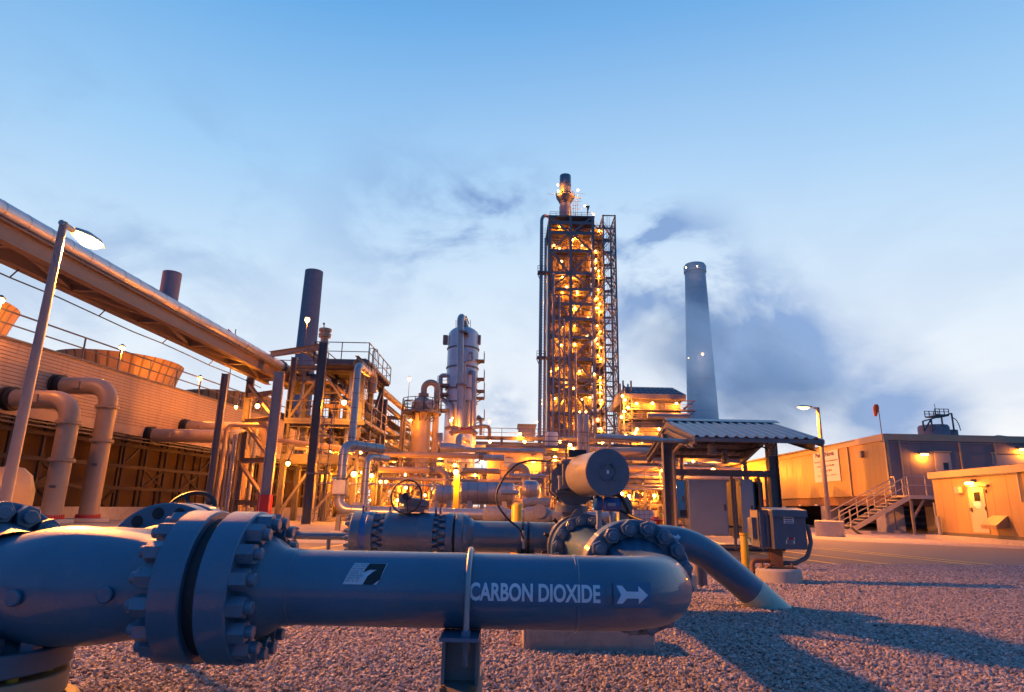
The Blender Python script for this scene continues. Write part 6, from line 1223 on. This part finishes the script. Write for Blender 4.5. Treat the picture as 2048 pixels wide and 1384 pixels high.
mb = MB(); mb.bb(ax(84)+.6,46,60,60.2,.0,2.1); mb.build('back_screen', steel_dk, an)
mb = MB(); p = RP(1725,909,(ax(38),38,0),(1,-.034,0)); mb.box(p-V((.10,0,0)), (.22,.35,.4)); mb.build('wall_box', beige, an)
for px, py in ((1637,1003),(1634,1003),(1602,1004)): p = RP(px,py,(ax(38),38,0),(1,-.034,0)); mb = MB(); mb.box(p-V((.1,0,.25)), (.12,.16,.1)); mb.build('small_light', white_m, an)
def wall_lamp(t, p, out, w=.34):
    out = V(out).normalized(); sd = V((-out.y, out.x, 0)); mb = MB(); R3 = Matrix((sd, out, Z1)).transposed()
    mb.box(p+out*.10+V((0,0,.05)), (w,.22,.12), R3); o = mb.build('wall_lamp', steel, t); mb = MB(); mb.box(p+out*.17-V((0,0,.055)), (w*.8,.16,.09), R3); mb.build('lamp_lens', wall_m, o); lamplight(o, p+out*.20-V((0,0,.16)), wall_m, .09, .08)
wall_m = bulb('wall_lamp_glow', 170.0, (1,.30,.016))
q = P(1845,908,37.9); wall_lamp(an, q, (0,-1,0), .5)
q = P(2043,898,37.9); wall_lamp(an, q, (0,-1,0), .5)
def pdoor(t, x0, x1, z0, z1, y, m):
    mb = MB(); mb.bb(x0,x1,y-.04,y-.003,z0,z1); d = mb.build('door', m, t); mb = MB(); mb.bb(x0-.08,x1+.08,y-.10,y-.041,z1+.02,z1+.10); mb.build('drip_cap', trim, t)
    mb = MB(); xm_ = x0+(x1-x0)*.5; mb.bb(xm_-.02,xm_+.28,y-.048,y-.041,z0+(z1-z0)*.60,z0+(z1-z0)*.60+.42); mb.build('window', glass_dk, d); mb = MB(); mb.bb(x0+.1,x0+.2,y-.12,y-.041,z0+1.0,z0+1.06); mb.build('handle', steel, d)
a, b = P(1868,905,37.9), P(1890,940,37.9); pdoor(an, a.x, a.x+.95, Z0_+.02, a.z, 37.95, mat('door_grey', (.34,.29,.26), .45, 0, .06, 3))
a = P(1984,908,37.9); pdoor(an, a.x, a.x+1.9, Z0_+.02, a.z, 37.95, MATS['door_grey'])
for px in (1800, 1920, 1990): q = P(px,900,37.92); mb = MB(); mb.bb(q.x-.04,q.x+.04,37.87,37.95,Z0_,Z1_); mb.build('downpipe', trim, an)
mb = MB(); q = P(1800,884,37.9); mb.tube([(q.x-1.2,37.9,q.z),(q.x+6,37.9,q.z)], .025, 8); mb.build('conduit', galv, an)
mb = MB(); mb.tube([(ax(38)-.06,37.8,.2),(ax(38)-.06,37.8,5.2)], .035, 8); mb.build('corner_conduit', steel_dk, an)
for Y in (42.5, 57, 68): mb = MB(); mb.bb(ax(Y)-.09,ax(Y)-.01,Y-.05,Y+.05,Z0_,Z1_); mb.build('downpipe', trim, an)
# banner with its printed text
bn = thing('banner', 'white printed banner hung on the tan annex behind the right street lamp', 'banner', (22.6,44,2.6))
W_ = lambda px, py: RP(px,py,(ax(38)-.10,38,0),(1,-.034,0))
tl, tr, br_, bl = W_(1623.5,903.5), W_(1674,897), W_(1680,961), W_(1629.5,965.5)
# square it up on the wall: two uprights at each end
ya, yb = (tl.y+bl.y)/2, (tr.y+br_.y)/2; zt1 = (tl.z+tr.z)/2; zb1 = (bl.z+br_.z)/2
bw_ = lambda u, v: V((ax(ya+(yb-ya)*u)-.06, ya+(yb-ya)*u, zb1+(zt1-zb1)*v))
mb = MB(); mb.add([bw_(0,0),bw_(1,0),bw_(1,1),bw_(0,1)]+[bw_(*q)+V((.02,0,0)) for q in ((0,0),(1,0),(1,1),(0,1))], [(0,1,2,3),(7,6,5,4),(0,4,5,1),(1,5,6,2),(2,6,7,3),(3,7,4,0)]); mb.build('sheet', mat('banner_white', (.66,.62,.60), .6, 0, .05, 2), bn, 0)
prm, prb = mat('print_purple', (.06,.018,.10), .6), mat('print_dark', (.03,.025,.04), .6)
def btext(s, u0, u1, v0, v1, m, bold=.0):
    ps = fit(s, u0, u1, v0, v1, bold); mb = MB()
    for p in ps: mb.add([bw_(x, h)-V((.012,0,0)) for x, h in p], [tuple(range(len(p)))])
    mb.build('lettering', m, bn, 0)
btext('Petra Nova', .12, .86, .79, .94, prm, .045)
for i, (s, u0, u1) in enumerate((("World's Largest Post-Combustion", .03, .97), ('Carbon Capture Facility', .14, .84), ('December 2016', .28, .72))): btext(s, u0, u1, .605-.145*i, .675-.145*i, prm if i < 2 else prb, .035)
btext('nrg', .14, .24, .17, .22, prm, .02); btext('@', .29, .36, .165, .225, prb, .02); btext('Hilcorp', .40, .60, .165, .225, prb, .015); btext('PETRA NOVA', .66, .88, .175, .215, prm, .01)
# stair up to the annex door
sr = thing('entrance_stair', 'steel stair with handrails climbing to the annex door', 'stairs', (20.5,36.4,0))
a, b = V((P(1693,1066,36.2).x,36.2,.1)), V((P(1818,988,36.2).x,36.2,2.10)); rl = mat('handrail_steel', (.36,.32,.28), .45, .2, .1, 3)
for dy, nm in ((0,0),(1.15,1)):
    mb = MB(); mb.bar(a+V((0,dy,-.1)), b+V((0,dy,-.1)), .05, .24); mb.build('stringer', rl, sr)
    mb = MB(); mb.bar(a+V((-.3,dy,1.0)), b+V((0,dy,1.05)), .05); mb.bar(a+V((-.3,dy,.5)), b+V((0,dy,.55)), .045); mb.bar(a+V((-.3,dy,-.1)), a+V((-.3,dy,1.0)), .05)
    for f in (.08,.36,.64,.92): q = a.lerp(b, f)+V((0,dy,0)); mb.bar(q, q+V((0,0,1.03)), .05)
    mb.build('handrail', rl, sr)
for k in range(11): q = a.lerp(b, (k+.5)/11); mb = MB(); mb.bb(q.x-.14,q.x+.14,36.23,37.32,q.z-.02,q.z+.02); mb.build('tread', rl, sr)
xe = P(1868,985,36.2).x+1.6; mb = MB(); mb.bb(b.x,xe,36.2,37.8,2.04,2.12); mb.bb(b.x,xe,36.15,36.2,1.92,2.12); mb.build('landing', rl, sr)
mb = MB(); mb.rail([(b.x,36.2,2.12),(xe,36.2,2.12)], 1.05, .025, 1.2, False); mb.rail([(b.x,37.4,2.12),(b.x,37.8,2.12)], 1.05, .025, .6, False); mb.build('railing', rl, sr)
mb = MB(); mb.bar((b.x+.1,36.3,.0), (b.x+.1,36.3,2.0), .12); mb.bar((b.x+.9,36.3,1.95), (b.x+.15,36.3,.9), .1); mb.build('leg', steel, sr); mb = MB(); mb.bar((xe-.2,36.3,0), (xe-.2,36.3,2.0), .12); mb.build('leg', steel, sr)
mb = MB(); mb.bb(a.x-.7,a.x+1.2,35.9,37.8,.0,.14); mb.build('pad', conc2, sr)
cable([P(1703,1055,34.8), P(1712,1063,34.6), P(1730,1074,34.0)], .06, 'dark pipe lying aslant on the gravel by the stair foot', black_m, 'pipe', 'loose_pipe', 10)
# wind sock on the annex corner
t = thing('windsock', 'limp orange windsock on a thin pole at the annex corner', 'windsock', (22.45,37.7,5.8)); q = P(1756,812,37.7); b_ = P(1764,868,37.7)
mb = MB(); mb.tube([(b_.x,37.7,5.2),q], .025, 8); mb.build('pole', steel, t)
mb = MB(); mb.tube([q+V((-.1,0,.07)), q+V((-.14,-.02,-.12)), q+V((-.2,-.03,-.38)), q+V((-.24,-.03,-.62))], [.11,.17,.13,.07], 14, False); mb.build('sock', orange_m, t)
# low hut in front
hx0 = lambda Y: 19.7-(30-Y)*.058
hu = thing('instrument_hut', 'low tan hut with a lit door lamp at the right edge', 'hut', (20.5,26,0)); hutm = striped('hut_cladding', (.34,.21,.09), (.17,.10,.04), .85, 1, .045, .5, 0, .3, .07, False, (.2,.12,.05), .4); YN = 12
mb = MB(); mb.add([(hx0(30),30,.32),(hx0(YN),YN,.32),(hx0(YN),YN,2.72),(hx0(30),30,2.72),(25,30,.32),(25,YN,.32),(25,YN,2.72),(25,30,2.72)], [(0,1,2,3),(0,3,7,4),(1,5,6,2),(3,2,6,7)]); mb.build('wall', hutm, hu)
mb = MB(); mb.bar((hx0(30)-.05,30.05,2.83), (hx0(YN)-.05,YN,2.83), .2, .28); mb.bb(hx0(30)-.1,25,30.0,30.15,2.69,2.97); mb.build('fascia', trim, hu)
mb = MB(); mb.add([(hx0(30)-.05,30.1,2.93),(hx0(YN)-.05,YN,2.93),(25,YN,2.93),(25,30.1,2.93)], [(0,1,2,3)]); mb.build('roof', steel, hu)
mb = MB(); mb.bar((hx0(30)-.02,30,.25), (hx0(YN)-.02,YN,.25), .12, .14); mb.build('base_rail', steel_dk, hu); mb = MB(); mb.bar((hx0(30)-.15,30.2,.09), (hx0(YN)-.15,YN,.09), .7, .19); mb.build('plinth', conc2, hu)
hn = V((1,-.058,0)).normalized(); H2 = lambda px, py, o=0: RP(px,py,V((hx0(30),30,0))-hn*o,hn); hR = Matrix((V((.058,1,0)).normalized(), -hn, Z1)).transposed()
wall_lamp(hu, H2(1946,964), -hn, .42)
p = H2(1921,980); mb = MB(); mb.box(p-hn*.09, (.30,.16,.26), hR); mb.build('junction_box', conc2, hu)
a, b = H2(1936,1040), H2(1976,973); c = (a+b)/2; zt2 = H2(1955,975).z; wd = abs(a.y-b.y); mb = MB(); mb.box(V((c.x,c.y,(zt2+.38)/2))-hn*.012, (1.0,.025,zt2-.38), hR); do = mb.build('door', mat('hut_door', (.44,.36,.27), .45, 0, .05, 2), hu)
p = H2(1954,993,.03); mb = MB(); mb.box(p, (.36,.02,.36), hR); mb.build('window', glass_dk, do); p = H2(1955,1008,.03); mb = MB(); mb.box(p, (.50,.012,.20), hR); mb.build('notice', white_m, do)
p = H2(1957,1015,.03); mb = MB(); mb.box(p, (.30,.012,.06), hR); mb.build('notice', white_m, do); p = H2(1942,1019,.06); mb = MB(); mb.box(p, (.12,.07,.16), hR); mb.build('handle', steel_dk, do)
for py in (982,1017): p = H2(1971,py,.03); mb = MB(); mb.box(p, (.05,.04,.15), hR); mb.build('hinge', steel_dk, do)
p = H2(1955,972,.06); mb = MB(); mb.box(p, (1.25,.12,.06), hR); mb.build('drip_cap', trim, hu)
p = H2(2003,1048); mb = MB(); d = V((.058,1,0)).normalized(); mb.add([p+d*s+V((0,0,h))-hn*o for s in (-.45,.45) for h, o in ((.32,.02),(-.12,.02),(-.2,.5),(-.05,.52))], [(0,1,2,3),(4,7,6,5),(0,3,7,4),(3,2,6,7)]); mb.build('vent_hood', hutm, hu)
mb = MB(); a, b = H2(1862,958,.05), H2(2034,946,.05); b.z = a.z; mb.tube([a,b], .03, 8); mb.tube([b, V((b.x,b.y,1.6))], .03, 8); mb.build('conduit', galv, hu)
p = H2(1876,1050,.2); mb = MB(); mb.tube([(p.x,29.6,.2),(p.x,29.6,1.0),(p.x,29.6,.9)], .08, 10); mb.tube([(p.x-.05,29.7,.5),(p.x-.05,29.7,1.6)], .03, 8); mb.build('standpipe', galv, hu)
# right street lamp
q = P(1658,1046,30.4); tp = P(1640,815,30.4)
sl_ = street_lamp((q.x,30.4,.70), (q.x,30.4,tp.z), (-1.0,0,.02), 'street lamp on a round concrete drum before the tan annex', .12, (.62,.70), .085, bulb('street_lamp_glow_far', 6500.0, (1,.27,.016)))
# far silo with railings beyond the annex roof
Y = 120; p = P(1868,866,Y); t = thing('silo_top', 'dark silo head with railings showing over the annex roof', 'silo', (p.x,Y,0)); k = (p-V((0,0,1))).length/FPX
mb = MB(); mb.lathe([(0,2.6),(p.z+1.0,2.6),(p.z+1.4,2.4)], (p.x,Y,0), Z1, 24); mb.lathe([(0,1.2),(p.z+.6,1.2)], (p.x+3.2,Y,0), Z1, 16); mb.build('shell', chd, t)
mb = MB(); z = p.z; 
for a, b in (((-3.6,0),(-3.6,1.8)),((-3.6,1.8),(2,3.4)),((2,3.4),(2,0)),((-2,0),(-2,2.2)),((-3.6,0),(-2,2.2)),((0,1.2),(0,2.8))): mb.bar((p.x+a[0],Y-2.7,z+a[1]), (p.x+b[0],Y-2.7,z+b[1]), .22)
mb.bb(p.x-.6,p.x+2,Y-2,Y+1,z+3.0,z+3.2); mb.rail([(p.x-.6,Y-2,z+3.2),(p.x+2,Y-2,z+3.2)], 1.1, .06, .9); mb.rail([(p.x-.6,Y+1,z+3.2),(p.x+2,Y+1,z+3.2)], 1.1, .06, .9); mb.bar((p.x+.9,Y,z+3.2), (p.x+.9,Y,z+5.6), .07)
mb.tube([(p.x+2.5+1.2*math.cos(g*.3),Y-2,z+.3+2.4*math.sin(g*.3)) for g in range(0,6)], .08, 6); mb.build('railing', steel_dk, t)
p = P(1995,866,130); mb = MB(); mb.lathe([(p.z-6,3.2),(p.z-1.5,3.2),(p.z-.8,1.8),(p.z-.4,0)], (p.x,130,0), Z1, 20); mb.build('storage_dome', chd, None, label='low dark tank roof just over the annex roof line', cat='tank')
# ---------------------------------------------------------------- steam drifting from behind the plant
def steam(name, label, loc, dim, rot, dens, scale, lo, hi, seed, col=(.80,.86,.96)):
    me = bpy.data.meshes.new(name); bm = bmesh.new(); bmesh.ops.create_icosphere(bm, subdivisions=3, radius=1.0); bm.to_mesh(me); bm.free()
    o = bpy.data.objects.new(name, me); COL.objects.link(o); o.location = loc; o.scale = dim; o.rotation_euler = rot; tag(o, label, 'steam', None, 'stuff')
    m = bpy.data.materials.new(name); m.use_nodes = True; nt = m.node_tree; nt.nodes.clear(); N = nt.nodes.new; L = nt.links.new
    out = N('ShaderNodeOutputMaterial'); v = N('ShaderNodeVolumePrincipled'); L(v.outputs[0], out.inputs['Volume']); v.inputs['Color'].default_value = col + (1,); v.inputs['Anisotropy'].default_value = .55
    tc = N('ShaderNodeTexCoord'); mp = N('ShaderNodeMapping'); mp.inputs['Location'].default_value = (seed,seed*.7,seed*1.3); mp.inputs['Scale'].default_value = scale; L(tc.outputs['Object'], mp.inputs[0])
    n = N('ShaderNodeTexNoise'); n.inputs['Scale'].default_value = 1.0; n.inputs['Detail'].default_value = 5; n.inputs['Roughness'].default_value = .6; n.inputs['Distortion'].default_value = .4; L(mp.outputs[0], n.inputs['Vector'])
    r = N('ShaderNodeMapRange'); r.interpolation_type = 'SMOOTHSTEP'; r.inputs[1].default_value = lo; r.inputs[2].default_value = hi; L(n.outputs['Fac'], r.inputs[0])
    ln = N('ShaderNodeVectorMath'); ln.operation = 'LENGTH'; L(tc.outputs['Object'], ln.inputs[0]); f = N('ShaderNodeMapRange'); f.interpolation_type = 'SMOOTHSTEP'; f.inputs[1].default_value = .98; f.inputs[2].default_value = .35; L(ln.outputs['Value'], f.inputs[0])
    a = N('ShaderNodeMath'); a.operation = 'MULTIPLY'; L(r.outputs[0], a.inputs[0]); L(f.outputs[0], a.inputs[1]); b = N('ShaderNodeMath'); b.operation = 'MULTIPLY'; L(a.outputs[0], b.inputs[0]); b.inputs[1].default_value = dens; L(b.outputs[0], v.inputs['Density'])
    o.data.materials.append(m); return o
c = P(1480,735,300); steam('steam_plume', 'broad blue grey steam plume drifting right across the pale chimney', c, (78,24,36), (0,math.radians(30),0), .085, (2.2,1.2,2.0), .36, .66, 3.0, (.88,.94,1.0))
